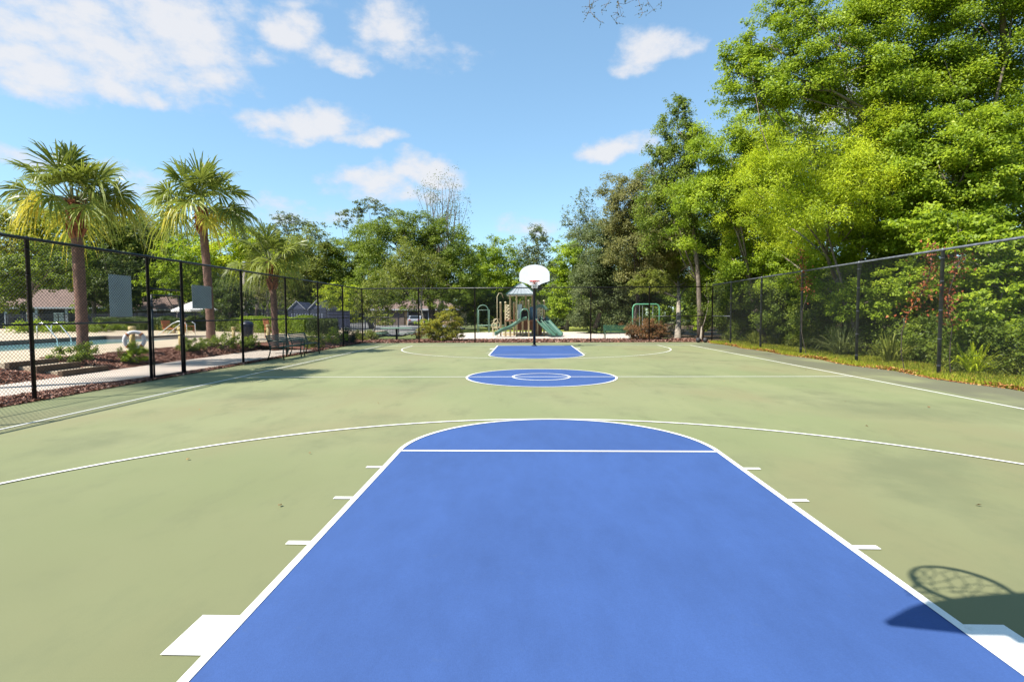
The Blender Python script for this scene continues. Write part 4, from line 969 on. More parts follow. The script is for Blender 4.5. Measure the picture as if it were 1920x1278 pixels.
# twin gabled grey shed
sd = thing('shed', 'blue grey shed with two white edged gables behind the picket fence', 'shed', (-19.2, 40.5, 0))
MB().box((-19.2, 40.5, 1.0), (3.6, 2.6, 2.0)).build('wall', M['greywall'], sd)
for k, (gx_, gz, gw) in enumerate(((-20.25, 2.75, 1.45), (-18.35, 2.95, 1.75))):
    m_ = MB(); m_.prism([(gx_ - gw / 2, 2.002), (gx_ + gw / 2, 2.002), (gx_, gz - 0.06)], 'Y', 39.22, 41.8); m_.build('gable', M['greywall'], sd)
    t_ = MB(); [t_.tube([(gx_ + s * (gw / 2 + 0.08), 39.16, 1.98), (gx_, 39.16, gz)], 0.032, 4) for s in (-1, 1)]; t_.build('roof_edge', M['trim'], sd)
m_ = MB(); [m_.box((-20.7 + 0.24 * i, 39.19, 0.95), (0.12, 0.03, 1.5)) for i in range(12)]; m_.build('siding_board', M['shutter'], sd)
# bare pole
pl = thing('utility_pole', 'bare grey wooden pole between the second and third palms', 'pole', (-26.0, 41.5, 0)); MB().tube([(-26, 41.5, -0.1), (-26, 41.5, 6.3)], [0.20, 0.15], 10).build('shaft', M['plank'], pl, smooth=True); MB().lathe([(0.17, 6.3), (0.17, 6.36), (0.05, 6.42)], (-26, 41.5, 0), 10).build('cap', M['steel'], pl)
# ------------------------------------------------------------------ palms
def palm(label, x, y, z0, ztop, Rc, r0, nfr=34, seed=1, lean=(0, 0), yellow=0.5, group='sabal palms along the pool bed'):
    r_ = np.random.default_rng(seed); root = thing('palm_tree', label, 'palm tree', (x, y, z0), group=group)
    tx, ty = x + lean[0], y + lean[1]; mb = MB(); pts = []; rad = []
    nseg = 34
    for i in range(nseg + 1):
        t = i / nseg; pts.append((x + lean[0] * t * t, y + lean[1] * t * t, z0 - 0.1 + (ztop - z0) * t)); rad.append(r0 * (1.22 - 0.25 * min(1, t * 6)) * (1 + 0.045 * (i % 2)) * (1 + 0.03 * r_.normal()))
    mb.tube(pts, rad, 14); mb.build('trunk', M['palmbark'], root, smooth=True)
    bt = MB(); nl = 7; hb = 0.95
    for l in range(nl):
        z = ztop - hb * 0.95 + hb * l / nl
        for k in range(9):
            a = 2 * PI * (k + 0.5 * (l % 2)) / 9 + 0.15 * r_.normal(); rr = r0 * (1.0 + 0.06 * l / nl)
            bt.box((tx + math.cos(a) * rr * 1.08, ty + math.sin(a) * rr * 1.08, z + 0.08), (0.045, r0 * 0.62, 0.34 + 0.1 * r_.random()), rz=a, ry=0.30 + 0.15 * r_.random())
    bt.tube([(tx, ty, ztop - 0.7), (tx, ty, ztop + 0.25)], [r0 * 0.98, r0 * 0.75], 12); bt.build('leaf_base', M['boots'], root)
    Q = []; Tn = []; st = MB(); hub0 = np.array([tx, ty, ztop + 0.12])
    for i in range(nfr):
        u = (i + 0.5) / nfr; az = i * 2.39996 + 0.25 * r_.normal(); el = math.radians(86 - 101 * u ** 1.05 + 9 * r_.normal())
        hd = np.array([math.cos(az), math.sin(az), 0]); dirv = hd * math.cos(el) + np.array([0, 0, math.sin(el)])
        Lp = Rc * (0.54 + 0.13 * r_.normal()) * (1.02 - 0.12 * u); Lf = Rc * (0.56 + 0.08 * r_.normal())
        pp = [hub0 + hd * 0.08]
        for s in range(1, 6):
            t = s / 5; pp.append(hub0 + hd * 0.08 + dirv * Lp * t - np.array([0, 0, 0.16 * Lp * t * t * math.cos(el)]))
        st.tube(pp, [0.026, 0.022, 0.019, 0.016, 0.014, 0.012], 5)
        ax = pp[-1] - pp[-2]; ax /= np.linalg.norm(ax); ax[2] -= 0.25 + 0.25 * u; ax /= np.linalg.norm(ax)
        side = np.cross(ax, [0, 0, 1.0]); side /= max(1e-6, np.linalg.norm(side)); nrm = np.cross(side, ax)
        rl = 0.55 * r_.normal(); side, nrm = side * math.cos(rl) + nrm * math.sin(rl), nrm * math.cos(rl) - side * math.sin(rl)
        nlf = 36; tone = 0.12 + 0.30 * r_.random() + (0.45 * yellow * r_.random() if u > 0.72 else 0)
        if u > 0.80 and r_.random() < yellow: tone = 0.72 + 0.25 * r_.random()
        for j in range(nlf):
            v = 2 * (j + 0.5) / nlf - 1; th = v * math.radians(105) + 0.05 * r_.normal()
            d = ax * math.cos(th) + side * math.sin(th) + nrm * (0.22 * abs(math.sin(th)) - 0.05 + 0.06 * r_.normal()); d /= np.linalg.norm(d)
            ln = Lf * (0.70 + 0.32 * math.cos(th * 0.62)) * (1 + 0.13 * r_.normal()); b0 = pp[-1] + ax * 0.20 * Lf * max(0, math.cos(th)) * 0.6
            wv = np.cross(d, nrm); wv /= max(1e-6, np.linalg.norm(wv)); w = 0.019 * Rc / 1.6 * 1.15
            dr = (0.14 + 0.42 * r_.random() * (0.4 + u)) * (1.0 if u < 0.5 else 1.7)
            p1 = b0 + d * ln * 0.45; p2 = b0 + d * ln * 0.76 - np.array([0, 0, dr * ln * 0.28]); p3 = b0 + d * ln * 0.94 - np.array([0, 0, dr * ln * 0.85])
            tw = nrm * w * 0.9 * (1 if j % 2 else -1)
            Q += [[b0 - wv * w * .25, b0 + wv * w * .25, p1 + wv * w + tw, p1 - wv * w - tw], [p1 - wv * w - tw, p1 + wv * w + tw, p2 + wv * w * .7, p2 - wv * w * .7], [p2 - wv * w * .7, p2 + wv * w * .7, p3 + wv * w * .1, p3 - wv * w * .1]]
            tt = tone + 0.06 * r_.normal() + (0.08 if abs(v) > 0.7 else 0); Tn += [tt, tt, tt + 0.10]
    quads('crown', np.array(Q), np.array(Tn), L['palm'], root)
    st.build('leaf_stalk', M['palmbark'] if False else M['stalk'], root)
    return root
M['stalk'] = mat('palm_stalk', (0.16, 0.17, 0.06), 0.5, 0.2, 8)
palm('stout palm with ragged yellow skirt, the leftmost one inside the frame', -13.35, 9.15, 0.30, 4.72, 1.52, 0.145, 30, 3, (-0.05, 0.0), 0.65)
palm('tallest palm, standing right of the gate behind the wide sign', -14.9, 17.95, 0.30, 6.25, 2.12, 0.175, 32, 8, (-0.25, 0), 0.4)
palm('shortest palm, rising behind the two courtside benches', -10.35, 14.75, 0.25, 3.45, 1.38, 0.125, 29, 12, (-0.05, 0), 0.35)
palm('palm outside the frame whose fronds shade the court by the gate', -13.6, 3.7, 0.36, 8.0, 1.75, 0.16, 44, 21, (0, 0), 0.5)

# ------------------------------------------------------------------ trees on the right
G = 'trees of the right-hand woods'
bigtree = tree('broadleaf_tree', 'tallest light green tree filling the top right corner', (18.0, 17.0, -0.03),
     [B(1840, 40, 150, 110, 14), B(1700, 70, 130, 100, 14.5), B(1570, 70, 100, 75, 14), B(1500, 150, 105, 62, 13.6), B(1410, 160, 75, 36, 13.4), B(1620, 180, 120, 75, 14), B(1750, 200, 130, 90, 14), B(1890, 190, 120, 110, 14.5), B(1430, 75, 60, 42, 13.6), B(1380, 112, 34, 22, 13.5), B(1480, 20, 60, 40, 14), B(1900, -60, 160, 70, 14), B(1700, -40, 150, 60, 14.5), B(1950, 300, 100, 90, 14)],
     'bright', 'bark', 0.26, leaf=0.095, k=6.90, clump=0.26, flat=0.5, group=G, limbs=4, twigs=2)
tree('willowy_tree', 'yellow green feathery tree in the middle of the right woods', (11.9, 13.2, -0.03),
     [B(1520, 300, 120, 70, 13.0), B(1610, 275, 95, 62, 13.2), B(1440, 360, 85, 66, 12.8), B(1560, 375, 115, 75, 12.8), B(1470, 430, 80, 55, 12.9), B(1630, 350, 70, 70, 13.2), B(1400, 425, 55, 50, 13.0), B(1560, 460, 80, 45, 13.2)],
     'lime', 'bark', 0.17, leaf=0.10, k=7.80, clump=0.27, flat=0.75, aspect=0.24, group=G, limbs=3)
tree('broadleaf_tree', 'bright tree with layered sprays at the right edge above the tall fence', (18.5, 14.2, -0.03),
     [B(1760, 310, 110, 80, 12.2), B(1860, 340, 110, 80, 12.0), B(1740, 400, 85, 60, 12.2), B(1830, 250, 100, 60, 12.5), B(1690, 290, 70, 70, 13), B(1920, 420, 80, 80, 12), B(1680, 400, 60, 60, 13), B(1800, 410, 90, 50, 12)],
     'bright', 'bark', 0.24, leaf=0.10, k=7.80, clump=0.27, flat=0.5, group=G, limbs=3)
tree('broadleaf_tree', 'mid green tree with an arching crown left of the feathery tree', (11.4, 20.5, -0.03),
     [B(1370, 290, 75, 70, 20), B(1420, 250, 60, 45, 20), B(1350, 370, 85, 75, 20), B(1310, 430, 65, 60, 20), B(1400, 350, 60, 70, 20.5), B(1350, 460, 70, 55, 20), B(1440, 310, 60, 60, 21)],
     'bright', 'bark', 0.19, leaf=0.11, k=7.50, clump=0.28, flat=0.55, group=G, limbs=3)
tree('conifer', 'pointed dark green tree standing highest left of the tall right tree', (10.2, 26.5, -0.03),
     [B(1273, 200, 20, 26, 26), B(1272, 245, 38, 36, 26), B(1270, 295, 52, 42, 26), B(1275, 345, 62, 50, 26), B(1240, 290, 24, 22, 26), B(1305, 265, 26, 24, 26), B(1262, 400, 65, 55, 26)],
     'green', 'bark', 0.18, leaf=0.12, k=6.60, clump=0.24, flat=0.8, group=G, limbs=3)
tree('broadleaf_tree', 'dull olive tan tree between the pointed tree and the grey green one', (7.2, 32.5, -0.03),
     [B(1190, 360, 55, 50, 32), B(1230, 400, 60, 60, 32), B(1165, 400, 45, 48, 32), B(1210, 455, 70, 55, 32), B(1250, 455, 50, 60, 32.5)],
     'tan', 'barkdark', 0.16, leaf=0.14, k=7.20, clump=0.24, flat=0.7, group=G, limbs=5, twigs=6)
tree('broadleaf_tree', 'grey green dense tree right of the white backboard', (4.9, 36.5, -0.03),
     [B(1120, 470, 48, 60, 36), B(1150, 520, 55, 60, 36), B(1110, 540, 50, 50, 36), B(1160, 450, 45, 45, 36.5), B(1190, 540, 55, 55, 36), B(1140, 590, 60, 30, 36)],
     'greygreen', 'bark', 0.22, leaf=0.145, k=8.25, clump=0.27, flat=0.6, group=G)
tree('broadleaf_tree', 'bright green rounded tree just right of the backboard', (3.2, 42.5, -0.03),
     [B(1068, 490, 30, 40, 42), B(1058, 530, 36, 40, 42), B(1085, 545, 34, 38, 42), B(1065, 575, 40, 30, 42)],
     'bright', 'bark', 0.2, leaf=0.16, k=9.00, clump=0.28, flat=0.55, group=G)
tree('slender_tree', 'tall sparse tree with thin upright boughs right of the backboard', (5.2, 55, -0.03),
     [B(1092, 375, 18, 24, 54), B(1075, 412, 26, 24, 54), B(1105, 408, 24, 26, 54), B(1085, 445, 34, 26, 54), B(1110, 440, 24, 26, 54)],
     'greygreen', 'bark', 0.16, leaf=0.20, k=1.90, clump=0.16, flat=0.8, group=G, limbs=6, twigs=5)
tree('broadleaf_tree', 'olive tree with pale leaning trunk behind the corner fence', (9.25, 28.0, -0.03),
     [B(1275, 470, 70, 50, 28), B(1240, 510, 50, 40, 27.6), B(1300, 510, 60, 45, 28), B(1215, 530, 34, 26, 28.4), B(1330, 480, 50, 55, 28.5), B(1260, 440, 60, 40, 28.5)],
     'olive', 'barkpale', 0.20, leaf=0.12, k=6.60, clump=0.26, flat=0.6, group=G, limbs=4)
tree('broadleaf_tree', 'young bright green tree tucked inside the far right corner', (9.9, 25.6, -0.03),
     [B(1318, 560, 24, 34, 25.5), B(1322, 600, 22, 22, 25.4), B(1328, 530, 24, 24, 25.8), B(1306, 575, 12, 20, 25.5)],
     'bright', 'barkpale', 0.08, leaf=0.13, k=7.50, clump=0.3, flat=0.5, group=G)
tree('broadleaf_tree', 'low tree with shining leaves below the feathery tree', (12.5, 15.5, -0.03),
     [B(1470, 500, 80, 55, 15), B(1400, 500, 60, 60, 16), B(1560, 520, 75, 50, 15), B(1640, 480, 70, 60, 15), B(1650, 420, 60, 60, 15.5), B(1700, 470, 55, 60, 15), B(1690, 540, 55, 45, 12), B(1610, 560, 60, 45, 13)],
     'bright', 'bark', 0.16, leaf=0.09, k=6.60, clump=0.24, flat=0.6, group=G, limbs=3)
tree('broadleaf_tree', 'large leaved bush tree pressing against the nearest right fence panel', (13.6, 8.6, -0.03),
     [B(1850, 470, 85, 42, 8.6), B(1800, 430, 70, 40, 9.0), B(1870, 540, 75, 45, 8.2), B(1840, 600, 65, 40, 8.0), B(1910, 480, 70, 60, 8.5), B(1905, 600, 60, 50, 8.3), B(1740, 430, 50, 36, 9.6)],
     'bright', 'bark', 0.10, leaf=0.115, k=6.30, clump=0.27, flat=0.4, group=G, limbs=3)
tree('broadleaf_tree', 'shaded green tree closing the gap behind the middle right fence', (13.5, 19.5, -0.03),
     [B(1390, 560, 60, 45, 18.5), B(1460, 560, 70, 45, 17), B(1550, 570, 75, 45, 16), B(1350, 540, 50, 45, 21), B(1640, 560, 70, 50, 15.5), B(1720, 530, 60, 55, 15)],
     'green', 'barkdark', 0.16, leaf=0.10, k=6.60, clump=0.26, flat=0.6, group=G, limbs=3)
tree('broadleaf_tree', 'shaded tree deep in the woods behind the feathery tree', (19.0, 24, -0.03),
     [B(1500, 380, 130, 110, 24), B(1620, 400, 120, 130, 23), B(1560, 240, 120, 70, 24), B(1720, 250, 120, 130, 23), B(1400, 420, 90, 110, 26), B(1480, 520, 140, 70, 24), B(1650, 540, 140, 70, 22), B(1820, 400, 130, 130, 22), B(1850, 560, 140, 80, 20)],
     'dark', 'barkdark', 0.3, leaf=0.20, k=5.10, clump=0.3, flat=0.7, group=G)
# bough of the tallest tree reaching over the court, twigs hanging into view
yb_ = 10.0; bo = MB(); q0 = P(1880, -130, 12.6); q1 = P(1480, -130, 11.2); q2 = P(1290, -90, 10.3); q3 = P(1120, -50, 9.8)
bo.tube([(16.4, 13.6, 10.2), tuple(q0), tuple(q1), tuple(q2), tuple(q3)], [0.10, 0.08, 0.05, 0.03, 0.012], 7)
tl, tn_ = [], []
for (px, py0, px2, py2) in ((1118, -40, 1100, 30), (1120, -40, 1127, 42), (1150, -55, 1128, 20), (1160, -60, 1165, 30), (1185, -70, 1205, 24), (1200, -75, 1225, 18), (1230, -80, 1240, 5), (1140, -50, 1155, 42), (1180, -70, 1172, 8)):
    a, b_ = P(px, py0, 9.95), P(px2, py2, 9.9 + 0.2 * rng.normal()); tw_ = bent(a, b_, 6, 0.10); bo.tube(tw_, [0.010, 0.009, 0.008, 0.007, 0.006, 0.005, 0.004], 5)
    for p in tw_[3:]:
        for _ in range(3):
            e_ = np.array(p) + rng.normal(size=3) * np.array([0.10, 0.10, 0.07]); bo.tube([p, tuple((np.array(p) + e_) / 2 + rng.normal(size=3) * 0.012), tuple(e_)], [0.006, 0.005, 0.003], 4); tl.append(e_); tl.append((e_ + np.array(p)) / 2)
bough = bo.build('bough', M['bark'], bigtree, smooth=True)
tl = np.array(tl); quads('bough_leaves', leaf_quads(tl, rng.normal(size=tl.shape), 0.07 * rng.uniform(0.6, 1.3, len(tl)), 0.35), rng.uniform(0, 0.4, len(tl)), L['dark'], bough)

# understory behind the right fence
ub = []
for i in range(34):
    y = 4.5 + 19 * i / 33; ub.append(((11.9 + 0.5 * rng.normal() + 0.3 * (i % 3), y, 0.5 + 0.5 * rng.random()), (0.8, 0.8, 0.65 + 0.35 * rng.random())))
for i in range(30):
    y = 5.5 + 19 * i / 29; ub.append(((13.0 + 0.7 * rng.random(), y, 1.6 + 1.2 * rng.random()), (1.0, 1.0, 0.9)))
for i in range(16): ub.append(((9.8 + 5.0 * rng.random(), 25.5 + 7 * rng.random(), 0.7 + 0.8 * rng.random()), (1.0, 0.8, 0.8)))
C, N, T, CC = crown_cloud(ub, 0.085, 3.4, 0.33, 0.7); kp = C[:, 2] > 0.0
o = quads('undergrowth', leaf_quads(C[kp], N[kp], 0.085 * rng.uniform(0.5, 1.4, kp.sum()), 0.45), T[kp] * 0.9, L['green']); o['kind'] = 'stuff'
ub = [((11.6 + 0.5 * rng.normal(), 4 + 20 * rng.random(), 0.15 + 0.25 * rng.random()), (0.4, 0.4, 0.3)) for _ in range(44)]
C, N, T, CC = crown_cloud(ub, 0.07, 3.0, 0.4, 0.7); kp = C[:, 2] > 0.0
o = quads('weeds', leaf_quads(C[kp], N[kp], 0.07 * rng.uniform(0.5, 1.4, kp.sum()), 0.3), T[kp], L['olive']); o['kind'] = 'stuff'
def blade_clump(label, x, y, n, ln, leafm='green', cat='plant', name='strap_leaf_plant'):
    r_ = thing(name, label, cat, (x, y, 0), group='strap leaved plants along the fence'); Q = []; T_ = []
    for i in range(n):
        a = rng.uniform(0, 2 * PI); el = rng.uniform(0.5, 1.45); l = ln * rng.uniform(0.6, 1.15); d = np.array([math.cos(a) * math.cos(el), math.sin(a) * math.cos(el), math.sin(el)]); sd_ = np.array([-math.sin(a), math.cos(a), 0]) * 0.018
        p0 = np.array([x, y, 0]) + rng.normal(size=3) * np.array([0.08, 0.08, 0]); p1 = p0 + d * l * 0.5; p2 = p0 + d * l * 0.85 - np.array([0, 0, 0.10 * l]); p3 = p0 + d * l - np.array([0, 0, 0.32 * l]) * (1.3 - el / 1.5)
        Q += [[p0 - sd_ * .6, p0 + sd_ * .6, p1 + sd_, p1 - sd_], [p1 - sd_, p1 + sd_, p2 + sd_ * .8, p2 - sd_ * .8], [p2 - sd_ * .8, p2 + sd_ * .8, p3 + sd_ * .1, p3 - sd_ * .1]]; t_ = rng.uniform(0.25, 0.95); T_ += [t_] * 3
    quads('leaves', np.array(Q), np.array(T_), L[leafm], r_)
    MB().lathe([(0.09, -0.05), (0.10, 0.08), (0.04, 0.16)], (x, y, 0), 8).build('stem', M['bark'], r_)
blade_clump('tall strap leaved plant left of the third nearest right fence post', 10.75, 13.0, 150, 1.35, 'greygreen')
blade_clump('strap leaved plant right of the tall clump behind the fence', 10.8, 10.6, 110, 1.15, 'olive')
blade_clump('grassy clump at the foot of the fence at the right picture edge', 11.5, 6.6, 130, 1.05, 'green')
blade_clump('small grassy clump behind the far panels of the right fence', 10.5, 19.5, 90, 0.8, 'olive')
blade_clump('leaning grassy clump just right of the nearest right fence post', 10.7, 7.4, 100, 0.95, 'lime')
def vine(label, px0, py0, px1, py1, Y, n):
    a, b_ = P(px0, py0, Y), P(px1, py1, Y); r_ = thing('dead_vine', label, 'vine', (b_[0], b_[1], 0), group='red dead vines on the fence')
    pts = bent((b_[0], b_[1], 0.0), b_, 3, 0.05)[:-1] + bent(b_, a, 7, 0.08)
    MB().tube(pts, 0.011, 5).build('stem', M['barkdark'], r_)
    C = []
    arr = np.array(pts[3:])
    for _ in range(n):
        i = int(rng.integers(0, len(arr) - 1)); t = rng.random(); C.append(arr[i] * (1 - t) + arr[i + 1] * t + rng.normal(size=3) * np.array([0.13, 0.10, 0.12]) * (0.4 + 1.2 * rng.random()))
    C = np.array(C); quads('leaves', leaf_quads(C, rng.normal(size=C.shape), 0.085 * rng.uniform(0.5, 1.3, n), 0.6), rng.uniform(0, 1, n), L['red'], r_)
vine('red brown dead vine left of the nearest right fence post', 1748, 458, 1700, 590, 8.1, 260)
vine('red brown dead vine hanging just right of the nearest right fence post', 1806, 475, 1786, 610, 7.3, 260)
vine('small red dead vine high above the third right fence post', 1500, 465, 1515, 550, 13.2, 160)

# ------------------------------------------------------------------ trees in the middle and at left
GC = 'trees beyond the far fence'
tree('oak_tree', 'broad oak with dark trunk right of the tan house', (-9.6, 46, -0.03),
     [B(770, 440, 50, 40, 46), B(720, 455, 48, 50, 46), B(830, 470, 50, 50, 46), B(860, 500, 40, 50, 46), B(700, 510, 44, 48, 46), B(790, 500, 60, 50, 46), B(840, 550, 50, 34, 45), B(880, 540, 30, 40, 46), B(780, 555, 50, 24, 45), B(745, 420, 36, 30, 46), B(800, 430, 46, 34, 46), B(730, 540, 44, 34, 45.5)],
     'green', 'barkdark', 0.42, leaf=0.18, k=4.4, clump=0.26, flat=0.55, group=GC, limbs=4, twigs=3)
tree('broadleaf_tree', 'olive tinged small tree in front of the broad oak', (-9.3, 40.5, -0.03),
     [B(765, 490, 36, 44, 40.5), B(790, 515, 34, 32, 40.5), B(745, 520, 34, 26, 40.5), B(815, 500, 22, 36, 40.5)],
     'olive', 'barkpale', 0.12, leaf=0.155, k=3.6, clump=0.24, flat=0.65, group=GC, limbs=4, twigs=3)
tree('bare_tree', 'half bare tree whose pale twigs stand highest against the cloud', (-10.8, 56, -0.03),
     [B(830, 350, 34, 34, 56), B(800, 365, 24, 34, 56), B(858, 380, 24, 34, 56), B(840, 410, 44, 34, 56), B(800, 420, 34, 28, 56), B(755, 415, 30, 22, 56)],
     'greygreen', 'bark', 0.36, leaf=0.16, k=0.40, clump=0.24, flat=0.9, group=GC, limbs=5, twigs=8)
tree('pine_tree', 'flat topped pine left of the half bare tree', (-22.5, 72, -0.03),
     [B(690, 382, 30, 13, 72), B(716, 398, 26, 12, 72), B(655, 402, 26, 10, 72), B(640, 418, 18, 8, 72), B(700, 425, 30, 12, 72), B(672, 395, 14, 7, 72)],
     'greygreen', 'bark', 0.22, leaf=0.26, k=3.6, clump=0.26, flat=0.5, group=GC, limbs=3)
tree('pine_tree', 'distant pine whose small crown tops the third palm', (-34, 74, -0.03),
     [B(535, 408, 26, 13, 74), B(560, 420, 22, 11, 74), B(590, 420, 26, 6, 74), B(575, 440, 36, 14, 74), B(520, 430, 30, 14, 74)],
     'greygreen', 'bark', 0.22, leaf=0.26, k=3.4, clump=0.26, flat=0.5, group=GC, limbs=3)
tree('broadleaf_tree', 'rounded green tree left of the broad oak', (-17.5, 52, -0.03),
     [B(690, 450, 40, 40, 52), B(660, 480, 44, 46, 52), B(640, 520, 44, 44, 52), B(690, 520, 44, 48, 52), B(620, 490, 36, 40, 52.5), B(650, 560, 50, 34, 51)],
     'green', 'bark', 0.28, leaf=0.20, k=5, clump=0.26, flat=0.55, group=GC)
tree('broadleaf_tree', 'olive green tree right of the third palm', (-21.5, 50, -0.03),
     [B(590, 465, 40, 40, 50), B(560, 500, 44, 44, 50), B(600, 520, 44, 44, 50), B(575, 550, 46, 30, 50), B(540, 470, 32, 34, 50.5)],
     'olive', 'bark', 0.26, leaf=0.19, k=5, clump=0.26, flat=0.55, group=GC)
tree('broadleaf_tree', 'feathery green tree left of the backboard', (-2.8, 58, -0.03),
     [B(925, 470, 30, 30, 58), B(910, 510, 36, 40, 58), B(945, 505, 34, 40, 58), B(925, 550, 44, 36, 58), B(965, 540, 34, 40, 58)],
     'bright', 'bark', 0.26, leaf=0.22, k=5, clump=0.26, flat=0.6, group=GC)
tree('slender_tree', 'thin topped tree directly behind the white backboard', (1.2, 60, -0.03),
     [B(1005, 435, 20, 20, 60), B(995, 462, 26, 22, 60), B(1018, 462, 20, 22, 60), B(985, 500, 34, 34, 60), B(1020, 505, 34, 34, 60), B(1005, 545, 44, 30, 60)],
     'greygreen', 'bark', 0.22, leaf=0.22, k=3.4, clump=0.24, flat=0.7, group=GC, limbs=4)
tree('broadleaf_tree', 'dark tree low behind the climbing arch', (-3.2, 48, -0.03),
     [B(900, 560, 40, 34, 48), B(940, 570, 36, 30, 48), B(975, 585, 36, 26, 48), B(880, 590, 36, 24, 48), B(930, 600, 44, 18, 48)],
     'dark', 'barkdark', 0.2, leaf=0.18, k=5.5, clump=0.28, flat=0.6, group=GC)
tree('broadleaf_tree', 'shady dark tree low behind the double slide', (2.6, 47, -0.03),
     [B(1060, 590, 46, 26, 47), B(1110, 595, 50, 24, 47), B(1160, 600, 50, 22, 47), B(1020, 590, 34, 24, 47)],
     'dark', 'barkdark', 0.2, leaf=0.18, k=5.5, clump=0.28, flat=0.6, group=GC)
tree('crape_myrtle', 'many stemmed light green small tree at the far left fence corner', (-10.1, 27.0, -0.03),
     [B(700, 540, 26, 26, 27), B(725, 560, 20, 24, 27.2), B(705, 580, 20, 22, 27), B(680, 565, 18, 22, 27), B(720, 590, 16, 18, 27), B(735, 535, 16, 16, 27.4)],
     'olive', 'barkpale', 0.07, leaf=0.12, k=3.2, clump=0.28, flat=0.7, group=GC, limbs=4, twigs=3)
tree('broadleaf_tree', 'yellow green small tree behind the navy screen fence', (-14.2, 33, -0.03),
     [B(640, 555, 30, 26, 33), B(615, 550, 22, 24, 33), B(665, 565, 22, 26, 33), B(650, 590, 26, 16, 32.6)],
     'lime', 'barkpale', 0.10, leaf=0.14, k=4, clump=0.28, flat=0.6, group=GC)
GL = 'trees behind the pool'
for (lab, px, Y, lm, bl) in [
    ('yellow green tree right behind the tallest palm', 440, 46, 'lime', [(430, 470, 50, 50), (400, 500, 44, 44), (465, 500, 40, 44), (430, 530, 50, 34), (480, 470, 30, 36)]),
    ('round dark green tree beside the second palm trunk', 432, 33, 'dark', [(432, 548, 36, 30), (405, 570, 26, 24), (455, 565, 26, 26), (430, 590, 34, 16)]),
    ('dark green tree between the first and second palms', 285, 50, 'dark', [(270, 450, 50, 50), (310, 470, 44, 50), (250, 500, 50, 44), (300, 520, 50, 36)]),
    ('bright tree behind the gate', 330, 43, 'bright', [(335, 500, 40, 44), (365, 480, 34, 40), (300, 520, 34, 34), (345, 535, 44, 26), (375, 520, 30, 36)]),
    ('olive tree crowning above the first palm trunk', 175, 48, 'olive', [(190, 440, 50, 46), (150, 470, 50, 44), (225, 450, 44, 44), (180, 510, 60, 36)]),
    ('dark tree shading the clubhouse roof', 205, 45, 'dark', [(215, 510, 46, 44), (180, 535, 40, 30), (250, 530, 40, 34), (225, 560, 44, 26)]),
    ('yellow olive tree at the left picture edge', 60, 44, 'yellow', [(40, 410, 50, 40), (85, 440, 48, 44), (10, 440, 44, 44), (50, 470, 56, 40)]),
    ('green tree overhanging the clubhouse at far left', 60, 40, 'green', [(60, 490, 60, 40), (110, 510, 50, 34), (10, 510, 60, 44), (140, 480, 40, 40), (20, 550, 44, 34)]),
    ('tall rear tree between the leftmost palm and the sky', 120, 62, 'green', [(110, 410, 50, 40), (150, 400, 44, 36), (70, 430, 40, 36), (200, 420, 44, 36), (250, 430, 40, 36)]),
    ('grey green rear tree left of the third palm', 480, 56, 'greygreen', [(480, 450, 40, 34), (520, 470, 40, 34), (450, 450, 34, 30), (500, 510, 50, 44), (540, 520, 40, 40)]),
    ('spreading green tree low between clubhouse and hip roofed house', 200, 52, 'green', [(170, 540, 36, 36), (230, 545, 44, 36), (200, 500, 50, 40), (262, 520, 34, 30), (160, 575, 30, 20)]),
    ('mid green tree low right of the cream umbrella', 372, 50, 'bright', [(365, 545, 36, 36), (395, 560, 34, 30), (350, 505, 40, 34), (380, 580, 36, 18)]),
    ('tall leafy tree filling the gap between the two front palms', 262, 58, 'olive', [(255, 440, 44, 36), (285, 430, 40, 34), (235, 480, 40, 36), (300, 475, 40, 36), (320, 445, 34, 30)]),
    ('pale twiggy tree right behind the third palm trunk', 500, 40, 'tan', [(500, 545, 30, 24), (470, 550, 22, 22), (530, 560, 24, 20)])]:
    tw = 8 if 'twiggy' in lab else 0
    tree('broadleaf_tree', lab, base_at(px, Y, -0.03), [B(a, b_, c_, d_, Y) for a, b_, c_, d_ in bl], lm, 'barkpale' if tw else 'bark', 0.24, k=2.0 if tw else 4.8, clump=0.26, flat=0.58, group=GL, limbs=3, twigs=tw)
# far woods closing the horizon
fb_ = []
for px in range(-900, 2100, 26):
    Yw = 88 if px < 1050 else 62
    fb_.append(B(px, 584 + 4 * rng.normal(), 30, 24, Yw + 5 * rng.random(), 0.6)); fb_.append(B(px + 13, 548 + 8 * rng.normal(), 32, 30, Yw + 6 + 5 * rng.random(), 0.6))
for px in range(-900, 1500, 42):
    top = 452 + 14 * math.sin(px * 0.02) + rng.normal() * 10 + (24 if 870 < px < 1070 else 0)
    fb_.append(B(px, (top + 596) / 2, 40, (600 - top) / 2, 95 + 8 * rng.random(), 0.6))
C, N, T, CC = crown_cloud(fb_, 0.36, 4.6, 0.22, 0.6)
o = quads('woods', leaf_quads(C, N, 0.36 * rng.uniform(0.6, 1.4, len(C)), 0.6), T, L['green']); o['kind'] = 'stuff'

